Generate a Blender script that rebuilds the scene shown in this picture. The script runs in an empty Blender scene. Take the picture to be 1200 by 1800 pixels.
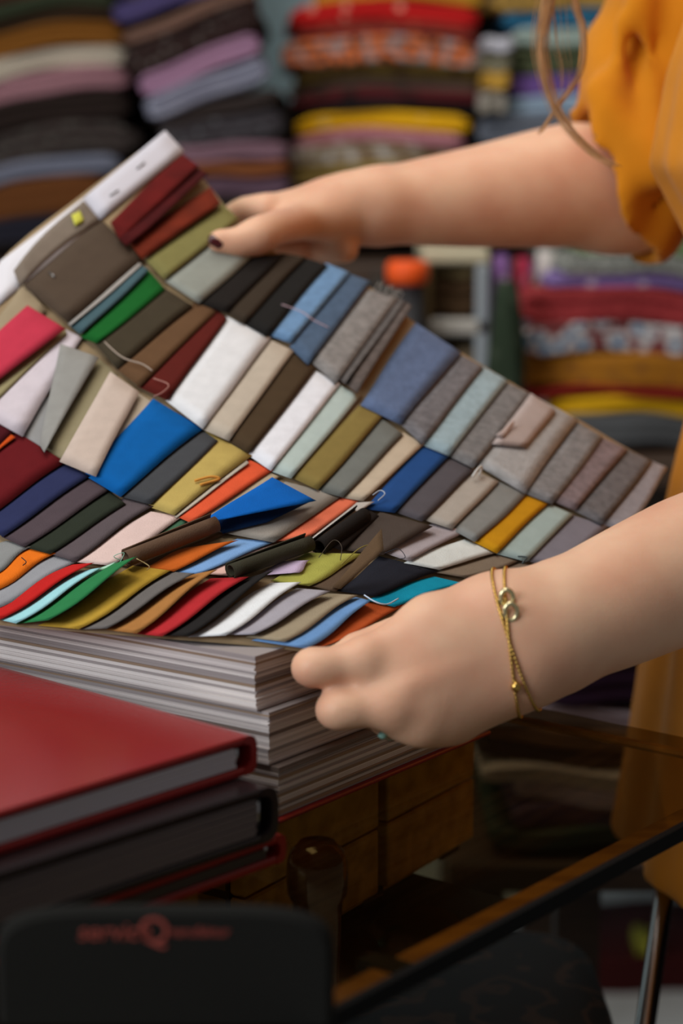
import bpy, math, random
import numpy as np
from mathutils import Vector, Matrix

random.seed(7)
np.random.seed(7)
SC = bpy.context.scene
COL = SC.collection

# ------------------------------------------------------------------ camera, world, lights, exposure
TH = math.radians(10.3)
CT, ST = math.cos(TH), math.sin(TH)
CZ = 1.08
F = 3500.0
cam_d = bpy.data.cameras.new('camera')
cam = bpy.data.objects.new('camera', cam_d)
COL.objects.link(cam)
cam.location = (0, 0, CZ)
cam.rotation_euler = (math.pi / 2 - TH, 0, 0)
cam_d.sensor_fit = 'VERTICAL'
cam_d.sensor_height = 36.0
cam_d.sensor_width = 24.0
cam_d.lens = 70.0
cam_d.clip_start = 0.02
cam_d.dof.use_dof = True
cam_d.dof.focus_distance = 1.07
cam_d.dof.aperture_fstop = 4.4
SC.camera = cam

world = bpy.data.worlds.new('world')
SC.world = world
world.use_nodes = True
world.node_tree.nodes['Background'].inputs[0].default_value = (0.72, 0.68, 0.64, 1)
world.node_tree.nodes['Background'].inputs[1].default_value = 0.16

def area(name, loc, target, sx, sy, power, col):
    l = bpy.data.lights.new(name, 'AREA')
    l.shape = 'RECTANGLE'; l.size = sx; l.size_y = sy; l.energy = power; l.color = col
    o = bpy.data.objects.new(name, l); COL.objects.link(o)
    o.location = loc
    o.rotation_euler = (Vector(target) - Vector(loc)).to_track_quat('-Z', 'Y').to_euler()
    return o
area('ceiling_lamp_table', (-0.55, 0.85, 2.55), (0.0, 1.1, 0.85), 1.3, 0.7, 15, (1.0, 0.94, 0.86))
area('shop_window', (-2.2, -0.5, 1.9), (0.0, 1.1, 0.9), 1.5, 1.3, 50, (0.95, 0.97, 1.0))
area('background_fill_light', (0.1, 1.75, 2.75), (0.0, 2.4, 0.9), 1.6, 0.6, 12, (1.0, 0.94, 0.86))  # unseen fill added to brighten the background piles and wall

SC.view_settings.view_transform = 'Standard'
SC.view_settings.look = 'None'
SC.view_settings.gamma = 1.0
SC.view_settings.use_curve_mapping = False
SC.view_settings.exposure = 0.0

# ------------------------------------------------------------------ helpers
def P(px, py, d):
    """point seen at pixel px,py of the 1200x1800 frame, d metres along the view axis"""
    x = (px - 600) / F * d
    u = (900 - py) / F * d
    return Vector((x, d * CT + u * ST, CZ + u * CT - d * ST))

def G(px, py, z):
    k = (900 - py) / F
    dz = CT * k - ST
    return P(px, py, (z - CZ) / dz)

def lin(c):
    return tuple(((v / 255) / 12.92 if v / 255 <= 0.04045 else (((v / 255) + 0.055) / 1.055) ** 2.4) for v in c)

def new_mat(name):
    m = bpy.data.materials.new(name); m.use_nodes = True
    nt = m.node_tree
    return m, nt, nt.nodes['Principled BSDF'], nt.links

_mc = {}
def plain(name, rgb, rough=0.5, metal=0.0, spec=0.5, bump=0.0, bscale=200, var=0.0, vscale=30, sheen=0.0):
    key = (name, rgb, rough, metal, spec, bump, var)
    if key in _mc: return _mc[key]
    m, nt, b, L = new_mat(name)
    c = lin(rgb)
    b.inputs['Base Color'].default_value = (*c, 1)
    b.inputs['Roughness'].default_value = rough
    b.inputs['Metallic'].default_value = metal
    b.inputs['Specular IOR Level'].default_value = spec
    if sheen: b.inputs['Sheen Weight'].default_value = sheen
    tc = nt.nodes.new('ShaderNodeTexCoord')
    if var:
        n = nt.nodes.new('ShaderNodeTexNoise'); n.inputs['Scale'].default_value = vscale; n.inputs['Detail'].default_value = 5
        L.new(tc.outputs['Object'], n.inputs['Vector'])
        r = nt.nodes.new('ShaderNodeValToRGB')
        r.color_ramp.elements[0].position = 0.3; r.color_ramp.elements[1].position = 0.7
        r.color_ramp.elements[0].color = (*[max(0, v * (1 - var)) for v in c], 1)
        r.color_ramp.elements[1].color = (*[min(1, v * (1 + var)) for v in c], 1)
        L.new(n.outputs['Fac'], r.inputs['Fac']); L.new(r.outputs['Color'], b.inputs['Base Color'])
    if bump:
        n = nt.nodes.new('ShaderNodeTexNoise'); n.inputs['Scale'].default_value = bscale; n.inputs['Detail'].default_value = 3
        L.new(tc.outputs['Object'], n.inputs['Vector'])
        bp = nt.nodes.new('ShaderNodeBump'); bp.inputs['Strength'].default_value = bump; bp.inputs['Distance'].default_value = 0.002
        L.new(n.outputs['Fac'], bp.inputs['Height']); L.new(bp.outputs['Normal'], b.inputs['Normal'])
    _mc[key] = m
    return m

def fabric(rgb, kind='plain'):
    """woven cloth: colour, fine weave relief; denim / melange get mottled yarn colour"""
    if kind == 'velvet':
        return plain('velvet_cloth', rgb, 0.95, 0, 0.2, 0.3, 900, 0.25, 60, 0.0)
    if kind in ('denim', 'melange'):
        return plain('melange_cloth', rgb, 0.95, 0, 0.15, 0.5, 900, 0.22 if kind == 'melange' else 0.12, 170)
    return plain('woven_cloth', rgb, 0.93, 0, 0.15, 0.25, 1400, 0.05, 120)

def printed(rgb, rgb2, scale, lo, hi, rgb3=None):
    """printed cloth: blotches of a second (and third) colour"""
    m, nt, b, L = new_mat('printed_cloth')
    b.inputs['Roughness'].default_value = 0.9
    b.inputs['Specular IOR Level'].default_value = 0.15
    tc = nt.nodes.new('ShaderNodeTexCoord')
    v = nt.nodes.new('ShaderNodeTexVoronoi'); v.inputs['Scale'].default_value = scale
    L.new(tc.outputs['Object'], v.inputs['Vector'])
    r = nt.nodes.new('ShaderNodeValToRGB')
    e = r.color_ramp.elements
    e[0].position = lo; e[0].color = (*lin(rgb2), 1)
    e[1].position = hi; e[1].color = (*lin(rgb), 1)
    if rgb3:
        x = e.new(min(0.98, hi + 0.2)); x.color = (*lin(rgb), 1)
        y = e.new(min(1.0, hi + 0.3)); y.color = (*lin(rgb3), 1)
    L.new(v.outputs['Distance'], r.inputs['Fac']); L.new(r.outputs['Color'], b.inputs['Base Color'])
    return m

def wood(name, rgb, rgb2, rough=0.4, scale=(3, 40, 40)):
    m, nt, b, L = new_mat(name)
    b.inputs['Roughness'].default_value = rough
    tc = nt.nodes.new('ShaderNodeTexCoord'); mp = nt.nodes.new('ShaderNodeMapping')
    mp.inputs['Scale'].default_value = scale
    n = nt.nodes.new('ShaderNodeTexNoise'); n.inputs['Scale'].default_value = 3; n.inputs['Detail'].default_value = 6
    r = nt.nodes.new('ShaderNodeValToRGB')
    r.color_ramp.elements[0].position = 0.35; r.color_ramp.elements[0].color = (*lin(rgb), 1)
    r.color_ramp.elements[1].position = 0.65; r.color_ramp.elements[1].color = (*lin(rgb2), 1)
    L.new(tc.outputs['Object'], mp.inputs['Vector']); L.new(mp.outputs['Vector'], n.inputs['Vector'])
    L.new(n.outputs['Fac'], r.inputs['Fac']); L.new(r.outputs['Color'], b.inputs['Base Color'])
    return m

def mesh_obj(name, verts, faces, mats, parent=None, smooth=False, fmat=None, loc=None):
    me = bpy.data.meshes.new(name)
    me.from_pydata([tuple(v) for v in verts], [], faces)
    if not isinstance(mats, (list, tuple)): mats = [mats]
    for m in mats: me.materials.append(m)
    if fmat is not None: me.polygons.foreach_set('material_index', fmat)
    if smooth is True:
        me.polygons.foreach_set('use_smooth', [True] * len(me.polygons))
    elif smooth:
        me.polygons.foreach_set('use_smooth', smooth)
    me.update()
    o = bpy.data.objects.new(name, me); COL.objects.link(o)
    if loc is not None: o.location = loc
    if parent is not None: o.parent = parent
    return o

def empty(name, loc=(0, 0, 0), rot=(0, 0, 0)):
    o = bpy.data.objects.new(name, None); COL.objects.link(o)
    o.empty_display_size = 0.05
    o.location = loc; o.rotation_euler = rot
    return o

def tag(o, label, cat, group=None, kind=None):
    if label: o['label'] = label
    if cat: o['category'] = cat
    if group: o['group'] = group
    if kind: o['kind'] = kind
    return o

class MB:
    """collects shapes for one mesh"""
    def __init__(s): s.v = []; s.f = []; s.m = []; s.sm = []
    def add(s, vs, fs, mi=0, sm=False):
        o = len(s.v); s.v += [Vector(v) for v in vs]
        for f in fs:
            s.f.append(tuple(i + o for i in f)); s.m.append(mi); s.sm.append(sm)
        return s
    def box(s, x0, x1, y0, y1, z0, z1, mi=0, bev=0.0):
        if bev <= 0:
            vs = [(x, y, z) for z in (z0, z1) for y in (y0, y1) for x in (x0, x1)]
            return s.add(vs, [(0, 2, 3, 1), (4, 5, 7, 6), (0, 1, 5, 4), (2, 6, 7, 3), (0, 4, 6, 2), (1, 3, 7, 5)], mi)
        rings = []
        bev = min(bev, (z1 - z0) * 0.45)
        for z, i in ((z0, bev), (z0 + bev, 0), (z1 - bev, 0), (z1, bev)):
            r = []
            for cx, cy, a in ((x1 - bev, y1 - bev, 0), (x0 + bev, y1 - bev, 90), (x0 + bev, y0 + bev, 180), (x1 - bev, y0 + bev, 270)):
                for q in (0, 45, 90):
                    t = math.radians(a + q); rr = bev - i if i else bev
                    rr = max(rr, bev * 0.3) if i else bev
                    r.append((cx + rr * math.cos(t), cy + rr * math.sin(t), z))
            rings.append(r)
        return s.loft(rings, mi, sm=False)
    def loft(s, rings, mi=0, sm=True, cap=True, close=True):
        n = len(rings[0]); vs = [v for r in rings for v in r]; fs = []
        for i in range(len(rings) - 1):
            for j in range(n if close else n - 1):
                k = (j + 1) % n
                fs.append((i * n + j, i * n + k, (i + 1) * n + k, (i + 1) * n + j))
        if cap:
            fs.append(tuple(range(n))[::-1]); fs.append(tuple((len(rings) - 1) * n + j for j in range(n)))
        return s.add(vs, fs, mi, sm)
    def tube(s, pts, rad, n=8, mi=0, cap=True):
        pts = [Vector(p) for p in pts]
        if not isinstance(rad, (list, tuple)): rad = [rad] * len(pts)
        rings = []; up = Vector((0.13, 0.31, 0.94)); prev = None
        for i, p in enumerate(pts):
            t = (pts[min(i + 1, len(pts) - 1)] - pts[max(i - 1, 0)]).normalized()
            a = (prev - t * prev.dot(t)) if prev else t.cross(up)
            if a.length < 1e-6: a = t.cross(Vector((1, 0, 0)))
            a.normalize(); prev = a; b = t.cross(a)
            rings.append([p + (a * math.cos(q) + b * math.sin(q)) * rad[i] for q in [2 * math.pi * j / n for j in range(n)]])
        return s.loft(rings, mi, True, cap)
    def lathe(s, prof, n=24, c=(0, 0, 0), mi=0):
        rings = [[(c[0] + r * math.cos(2 * math.pi * j / n), c[1] + r * math.sin(2 * math.pi * j / n), c[2] + z) for j in range(n)] for r, z in prof]
        return s.loft(rings, mi, True, True)
    def build(s, name, mats, parent=None, M=None):
        vs = [M @ v for v in s.v] if M else s.v
        return mesh_obj(name, vs, s.f, mats, parent, s.sm, s.m)

def smooth_path(pts, n=6):
    """Catmull-Rom through points (tuples of any length)"""
    pts = [np.array(p, float) for p in pts]
    q = [2 * pts[0] - pts[1]] + pts + [2 * pts[-1] - pts[-2]]
    out = []
    for i in range(1, len(q) - 2):
        for k in range(n):
            t = k / n
            out.append(0.5 * ((2 * q[i]) + (-q[i - 1] + q[i + 1]) * t + (2 * q[i - 1] - 5 * q[i] + 4 * q[i + 1] - q[i + 2]) * t ** 2 + (-q[i - 1] + 3 * q[i] - 3 * q[i + 1] + q[i + 2]) * t ** 3))
    out.append(pts[-1])
    return out

# ------------------------------------------------------------------ the room
mb = MB(); mb.box(-3, 3, -1.5, 3.2, -0.05, 0)
tag(mb.build('floor', wood('floor_tile', (150, 150, 148), (170, 170, 167), 0.5, (2, 2, 2))), None, None, kind='structure')
mb = MB(); mb.box(-3, 3, 3.2, 3.3, 0, 2.9)
tag(mb.build('wall_back', plain('blue_paint', (205, 238, 250), 0.8, var=0.06, vscale=3)), None, None, kind='structure')

# ------------------------------------------------------------------ glass table
TZ = 0.75
M_glass, nt, b, L = new_mat('smoked_glass')
nt.nodes.remove(b)
tr = nt.nodes.new('ShaderNodeBsdfTransparent'); tr.inputs[0].default_value = (0.66, 0.60, 0.46, 1)
gl = nt.nodes.new('ShaderNodeBsdfGlossy'); gl.inputs['Roughness'].default_value = 0.04; gl.inputs[0].default_value = (0.9, 0.9, 0.9, 1)
fr = nt.nodes.new('ShaderNodeFresnel'); fr.inputs[0].default_value = 1.22
mx = nt.nodes.new('ShaderNodeMixShader')
ge = nt.nodes.new('ShaderNodeNewGeometry'); sb_ = nt.nodes.new('ShaderNodeMath'); sb_.operation = 'SUBTRACT'; sb_.use_clamp = True
L.new(fr.outputs[0], sb_.inputs[0]); L.new(ge.outputs['Backfacing'], sb_.inputs[1])   # only the upper skin of the pane mirrors
L.new(sb_.outputs[0], mx.inputs[0]); L.new(tr.outputs[0], mx.inputs[1]); L.new(gl.outputs[0], mx.inputs[2])
L.new(mx.outputs[0], nt.nodes['Material Output'].inputs[0])

tc0 = G(1403, 1337, TZ)
ta = (G(650, 1735, TZ) - tc0); ta.z = 0; ta.normalize()
tb = Vector((ta.y, -ta.x, 0))
if tb.y < 0: tb = -tb
TL1, TL2 = 1.02, 0.80
M_dwood = wood('dark_polished_wood', (34, 19, 10), (62, 36, 18), 0.22, (30, 30, 3))
M_ywood = wood('honey_wood', (150, 100, 38), (185, 130, 60), 0.45, (4, 30, 30))
M_black = plain('black_metal', (22, 22, 23), 0.4, 0.3)
table = empty('glass_table', (tc0.x, tc0.y, 0))
tag(table, 'smoked glass topped table with honey wood rails under the sample books', 'table')
TM = Matrix(((ta.x, tb.x, 0), (ta.y, tb.y, 0), (0, 0, 1))).to_4x4()   # local x along near edge, y along far-right edge
MB().box(0, TL1, 0, TL2, TZ - 0.006, TZ).build('glass_top', M_glass, table, TM)
MB().box(-0.003, TL1, -0.004, 0.0, TZ - 0.0075, TZ + 0.0003).build('edge_trim', plain('dark_edging', (12, 13, 14), 0.7, 0, 0.1), table, TM)
zz0, zz1 = TZ - 0.0105, TZ - 0.0065
def rail(x0, x1, y0, y1):
    MB().box(x0, x1, y0, y1, zz0, zz1, 0, 0.002).build('rail', M_ywood, table, TM)
rail(0.02, 0.3429, 0.001, 0.021)
rail(0.3559, TL1 - 0.02, 0.001, 0.021)
rail(0.02, TL1 - 0.02, TL2 - 0.024, TL2 - 0.004)
rail(0.001, 0.008, 0.0, TL2)
rail(TL1 - 0.019, TL1 - 0.001, 0.0, TL2)
MB().box(0.3434, 0.3554, 0.0005, 0.03, zz0 - 0.004, zz1 + 0.0005).build('bracket', M_black, table, TM)
# turned legs
lp = G(557, 1478, TZ - 0.007)
prof = [(0.010, 0.0), (0.014, 0.01), (0.016, 0.10), (0.011, 0.14), (0.017, 0.17), (0.019, 0.40), (0.016, 0.52), (0.0205, 0.565), (0.021, 0.60), (0.0145, 0.635),
        (0.0118, 0.655), (0.0112, 0.675), (0.0122, 0.70), (0.0128, 0.712), (0.0150, 0.716), (0.0155, 0.724), (0.0150, 0.733), (0.0135, 0.738), (0.0105, 0.7405), (0.009, 0.7425)]
def leg_at(x, y):
    o = MB().lathe(prof, 28).build('leg', plain('lacquered_dark_wood', (84, 46, 16), 0.10, 0, 0.9), table)
    o.location = (x - tc0.x, y - tc0.y, 0)
leg_at(lp.x, lp.y)
for u, v in ((TL1 - 0.12, 0.15), (TL1 - 0.12, TL2 - 0.12), (0.2, TL2 - 0.1)):
    p = Vector((tc0.x, tc0.y, 0)) + ta * u + tb * v
    leg_at(p.x, p.y)
SH = 0.648
MB().box(0.05, TL1 - 0.05, 0.14, TL2 - 0.05, SH - 0.012, SH, 0, 0.003).build('lower_shelf', plain('dark_shelf_wood', (28, 17, 10), 0.5), table, TM)

# slatted wooden crate on the lower shelf, seen through the glass
c1 = P(430, 1530, 1.03); c2 = P(834, 1362, 1.235)
cx = (c2 - c1); cx.z = 0; clen = cx.length; cx.normalize()
cy = Vector((-cx.y, cx.x, 0))
crate = empty('wooden_crate', (c1.x, c1.y, SH))
tag(crate, 'yellowish slatted wooden crate on the shelf beneath the glass tabletop', 'crate')
CM = Matrix(((cx.x, cy.x, 0), (cx.y, cy.y, 0), (0, 0, 1))).to_4x4()
M_crate = wood('crate_pine', (170, 124, 40), (206, 158, 66), 0.6, (3, 30, 30))
for k in range(2):
    MB().box(0, clen * 0.54, 0, 0.01, 0.010 + k * 0.040, 0.0485 + k * 0.040, 0, 0.0015).build('slat', M_crate, crate, CM)
    MB().box(clen * 0.58, clen, 0, 0.01, 0.010 + k * 0.040, 0.0485 + k * 0.040, 0, 0.0015).build('slat', M_crate, crate, CM)
    MB().box(0, clen, 0.19, 0.20, 0.010 + k * 0.040, 0.0485 + k * 0.040, 0, 0.0015).build('slat', M_crate, crate, CM)
    MB().box(clen - 0.01, clen, 0.011, 0.189, 0.010 + k * 0.040, 0.0485 + k * 0.040, 0, 0.0015).build('slat', M_crate, crate, CM)
    MB().box(0, 0.01, 0.011, 0.189, 0.010 + k * 0.040, 0.0485 + k * 0.040, 0, 0.0015).build('slat', M_crate, crate, CM)
for px_ in (0.0, clen * 0.54, clen - 0.022):
    for py_ in (0.0105, 0.1695):
        MB().box(px_, px_ + 0.022, py_, py_ + 0.02, 0.0, 0.085).build('corner_post', plain('crate_post_dark', (52, 32, 14), 0.7), crate, CM)
MB().box(0.011, clen - 0.011, 0.011, 0.189, 0.002, 0.011).build('base_board', M_crate, crate, CM)

# ------------------------------------------------------------------ sample books
e1 = (G(830, 1300, TZ) - G(490, 1444, TZ)); e1.z = 0; e1.normalize()
e2m = (G(0, 1168, 0.806) - G(450, 1250, 0.806)); e2m.z = 0; e2m.normalize()
e2p = Vector((-e1.y, e1.x, 0))
e2 = (e2p + e2m).normalized()
M_pg = [plain('page_edge_light', (205, 198, 196), 0.9), plain('page_edge_grey', (160, 152, 152), 0.9), plain('page_edge_brown', (150, 128, 108), 0.9),
        plain('page_edge_dark', (120, 108, 102), 0.9), plain('page_edge_white', (222, 216, 214), 0.9)]
M_red = plain('red_cover_cloth', (128, 26, 24), 0.4, bump=0.1, bscale=600)
def sample_book(corner, z0, z1, L1, L2, seed, label, cover_bottom=None, bulge=0.0, loop=False):
    rnd = random.Random(seed)
    root = empty('sample_book', (corner.x, corner.y, z0))
    tag(root, label, 'book', 'sample books stacked on the glass table')
    BM = Matrix(((e1.x, e2.x, 0), (e1.y, e2.y, 0), (0, 0, 1))).to_4x4()
    z = 0.0
    if cover_bottom:
        MB().box(-0.003, L1 + 0.004, -0.003, L2 + 0.003, 0, 0.0022, 0, 0.0007).build('cover_board', cover_bottom, root, BM)
        z = 0.0024
    H = z1 - z0 - 0.0004
    m = MB(); zz_ = z
    while zz_ < H - 0.0009:
        t = rnd.choice((0.0008, 0.0011, 0.0014, 0.0019))
        t = min(t, H - zz_)
        s = (zz_ + t / 2) / H
        off = bulge * math.sin(math.pi * s) - 0.0
        j = lambda a: rnd.uniform(-a, a)
        a0, b0 = off + j(0.0005), off + j(0.0005)
        mi = rnd.choice((0, 1, 1, 2, 4, 3, 4, 0, 0, 1))
        m.box(a0, L1 + j(0.003), b0, L2 + j(0.003), zz_, zz_ + t * 0.93, mi)
        zz_ += t
    o = m.build('page_block', M_pg, root, BM); o['kind'] = 'stuff'
    return root, BM
zA = 0.8345
k3 = G(490, 1444, TZ); k2 = P(472, 1300, 0.9895); k1 = P(450, 1200, 0.985)
sample_book(k3, TZ, 0.7785, 0.187, 0.40, 1, 'thick sample book with a red bottom board lowest under the lifted page', M_red)
sample_book(k2, 0.7785, 0.806, 0.375, 0.41, 2, 'grey-edged sample book between the red-boarded book and the open one')
book, BM = sample_book(k1, 0.806, zA, 0.385, 0.42, 3, 'open fabric sample book whose swatch page is being lifted', None, 0.004)

# ------------------------------------------------------------------ the lifted page: a smooth curved sheet
cp = np.array([(540, 1146, .990), (0, 1097, 1.043), (250, 1120, 1.017), (1170, 828, 1.285), (305, 250, 1.38), (0, 500, 1.262), (690, 545, 1.275),
               (235, 985, 1.085), (385, 890, 1.135), (485, 755, 1.19), (590, 600, 1.245), (900, 1003, 1.135), (700, 1080, 1.05), (420, 400, 1.325), (0, 800, 1.125), (-200, 1080, 1.07)])
def basis(x, y):
    x = (np.asarray(x, float) - 600) / 600; y = (np.asarray(y, float) - 700) / 500
    return np.stack([np.ones_like(x), x, y, x * x, x * y, y * y], -1)
wts = np.ones(len(cp)); wts[:4] = 3
coef = np.linalg.lstsq(basis(cp[:, 0], cp[:, 1]) * wts[:, None], cp[:, 2] * wts, rcond=None)[0]
def D(x, y): return float(basis(x, y) @ coef)
def S(px, py, off=0.0):
    """point on the sheet surface, lifted off millimetres along its normal"""
    p = P(px, py, D(px, py))
    if off:
        a = P(px + 4, py, D(px + 4, py)) - p; c = P(px, py + 4, D(px, py + 4)) - p
        n = a.cross(c).normalized()
        if n.dot(Vector((0, 0, CZ)) - p) < 0: n = -n
        v = (Vector((0, 0, CZ)) - p).normalized()
        p = p + v * (off * 0.001 / max(0.3, n.dot(v)))
    return p

SUPER = []
def panel(name, c4, offs, mat, parent, nu=4, nv=7, bow=0.0, wob=1.0, th=0.7, curl=0.0, seed=None, ess=0.0):
    """a cloth or paper piece lying on the page: c4 = near-left, near-right, far-right, far-left"""
    rnd = random.Random(seed if seed is not None else hash(tuple(c4)) & 0xffff)
    BL, BR, TR, TL_ = [np.array(c, float) for c in c4]
    wl, wr = rnd.uniform(-wob, wob), rnd.uniform(-wob, wob)
    ph = rnd.uniform(0, 6)
    top = []; bot = []
    for i in range(nv + 1):
        t = i / nv
        for j in range(nu + 1):
            s = j / nu
            q = (BL * (1 - s) + BR * s) * (1 - t) + (TL_ * (1 - s) + TR * s) * t
            ax = (TL_ + TR - BL - BR); ax = ax / (np.linalg.norm(ax) + 1e-6)
            side = np.array([-ax[1], ax[0]])
            q = q + side * (bow * math.sin(math.pi * t) + ess * math.sin(2 * math.pi * t) + (wl * (1 - s) + wr * s) * math.sin(math.pi * 1.7 * t + ph))
            o = (offs[0] * (1 - s) + offs[1] * s) * (1 - t) + (offs[3] * (1 - s) + offs[2] * s) * t
            o += 0.35 * math.sin(math.pi * s) * (0.4 + 0.6 * math.sin(3 * t + ph) ** 2) + curl * math.sin(math.pi * t)
            top.append(S(q[0], q[1], o)); bot.append(S(q[0], q[1], o - th))
    n = nu + 1; off = len(top); fs = []; sm = []
    for i in range(nv):
        for j in range(nu):
            a = i * n + j
            fs.append((a, a + 1, a + n + 1, a + n)); sm.append(True)
            fs.append((off + a, off + a + n, off + a + n + 1, off + a + 1)); sm.append(True)
    rim = [j for j in range(n)] + [i * n + nu for i in range(1, nv + 1)] + [nv * n + j for j in range(nu - 1, -1, -1)] + [i * n for i in range(nv - 1, 0, -1)]
    for a, c in zip(rim, rim[1:] + rim[:1]):
        fs.append((a, off + a, off + c, c)); sm.append(False)
    base = book.location
    vs = [v - base for v in top + bot]
    o = mesh_obj(name, vs, fs, mat, parent, sm)
    return o

# backing sheet (tan card), a Coons patch between its four traced edges
def interp_curve(pts, n):
    pts = [np.array(p, float) for p in smooth_path(pts, 8)]
    d = np.cumsum([0] + [np.linalg.norm(pts[i + 1] - pts[i]) for i in range(len(pts) - 1)])
    t = np.linspace(0, d[-1], n)
    return np.stack([np.interp(t, d, [p[k] for p in pts]) for k in (0, 1)], -1)
NU, NV = 40, 24
near_ = interp_curve([(-112, 1086), (0, 1099), (230, 1118), (450, 1136), (541, 1147)], NU + 1)
far_ = interp_curve([(290, 232), (322, 272), (372, 332), (418, 388), (480, 442), (575, 466), (652, 505), (735, 572), (812, 620), (932, 692), (1018, 738), (1102, 788), (1173, 824)], NU + 1)
left_ = interp_curve([(-112, 1086), (-122, 880), (-105, 620), (0, 459), (140, 345), (290, 232)], NV + 1)
right_ = interp_curve([(541, 1147), (690, 1090), (905, 1003), (1080, 928), (1173, 824)], NV + 1)
vt = []; vb = []
for i in range(NV + 1):
    t = i / NV
    for j in range(NU + 1):
        s = j / NU
        q = (1 - t) * near_[j] + t * far_[j] + (1 - s) * left_[i] + s * right_[i] - ((1 - s) * (1 - t) * near_[0] + s * (1 - t) * near_[-1] + s * t * far_[-1] + (1 - s) * t * far_[0])
        vt.append(S(q[0], q[1], -0.3) - book.location); vb.append(S(q[0], q[1], -1.2) - book.location)
fs = []; n = NU + 1; off = len(vt)
for i in range(NV):
    for j in range(NU):
        a = i * n + j
        fs.append((a, a + 1, a + n + 1, a + n)); fs.append((off + a, off + a + n, off + a + n + 1, off + a + 1))
rim = [j for j in range(n)] + [i * n + NU for i in range(1, NV + 1)] + [NV * n + j for j in range(NU - 1, -1, -1)] + [i * n for i in range(NV - 1, 0, -1)]
for a, c in zip(rim, rim[1:] + rim[:1]): fs.append((a, off + a, off + c, c))
page = mesh_obj('lifted_page', vt + vb, fs, plain('tan_card', (150, 128, 96), 0.9, var=0.08, vscale=20), book, True)
page['label'] = 'curved tan page covered in rows of fabric swatches'

# white label strip along the page's left margin
M_paper = plain('white_paper', (222, 220, 226), 0.85)
panel('margin_paper', [(-60, 583), (-60, 510), (60, 415), (62, 480)], (.4, .4, .4, .4), M_paper, page, 3, 4, wob=0)
panel('margin_paper', [(-20, 552), (0, 459), (150, 345), (176, 386)], (.8, .8, .8, .8), M_paper, page, 3, 6, wob=0)
panel('margin_paper', [(176, 386), (147, 347), (290, 229), (324, 266)], (1.6, 1.6, 1.6, 1.6), plain('white_paper2', (206, 204, 214), 0.85), page, 3, 6, wob=0)
panel('fabric_swatch', [(35, 505), (24, 476), (147, 352), (176, 388)], (1.5, 5, 2, 1.5), fabric((128, 116, 104)), page, 4, 6, bow=-8)
panel('price_sticker', [(132, 398), (126, 378), (140, 370), (148, 388)], (3.6, 4.5, 3.4, 3), plain('yellow_sticker', (205, 205, 70), 0.7), page, 3, 3)
M_steel = plain('staple_steel', (150, 150, 150), 0.35, 0.9)
for a, c in (((193, 344), (208, 334)), ((240, 296), (254, 285)), ((86, 478), (97, 488))):
    MB().tube([S(*a, 2.6) - book.location, S(*c, 2.6) - book.location], 0.0005, 5).build('staple', M_steel, page)

W = (228, 230, 234)
ROWS = []
# near-left, near-right, far-right, far-left, colour, kind
R1 = [
 ((194,392),(212,424),(350,292),(322,272),(96,18,16),'velvet',(1,4,7,1)),
 ((209,420),(222,432),(367,306),(346,294),(70,10,12),'velvet',(4,7,7,3)),
 ((224,424),(250,456),(388,358),(371,331),(112,38,18),'velvet',(1,4,5,1)),
 ((260,462),(289,493),(421,386),(395,362),(132,126,76),'plain'),
 ((294,497),(350,534),(448,446),(378,424),(150,154,146),'plain'),
 ((354,535),(398,550),(499,446),(446,448),(34,30,28),'plain'),
 ((397,549),(428,569),(538,452),(498,446),(62,52,42),'plain'),
 ((429,570),(470,592),(576,466),(539,454),(34,33,32),'plain'),
 ((471,589),(511,604),(615,479),(577,464),(118,156,198),'denim'),
 ((512,613),(541,642),(652,495),(617,482),(84,104,130),'denim'),
 ((550,640),(590,676),(701,523),(652,510),(142,138,136),'melange'),
 ((597,667),(606,676),(712,530),(702,524),(96,90,88),'melange',(1,6,6,1)),
 ((604,672),(628,692),(724,538),(709,528),(98,88,84),'melange',(2,7,8,3)),
 ((637,714),(704,747),(811,620),(735,570),(102,120,156),'denim'),
 ((706,748),(741,781),(849,645),(814,626),(120,118,122),'melange'),
 ((743,783),(789,802),(893,669),(850,645),(164,188,198),'denim'),
 ((791,803),(832,824),(933,693),(895,674),(132,131,132),'melange'),
 ((842,820),(922,868),(1016,737),(934,694),(176,176,177),'denim'),
 ((866,781),(924,787),(976,721),(934,692),(184,170,166),'plain',(3,4,4,3)),
 ((923,868),(970,887),(1059,768),(1018,744),(140,139,141),'melange'),
 ((971,881),(1011,898),(1103,790),(1060,770),(138,124,128),'melange'),
 ((1013,900),(1058,923),(1145,810),(1104,791),(116,114,117),'melange'),
 ((1060,922),(1100,938),(1173,822),(1146,811),(158,156,164),'denim'),
]
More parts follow.
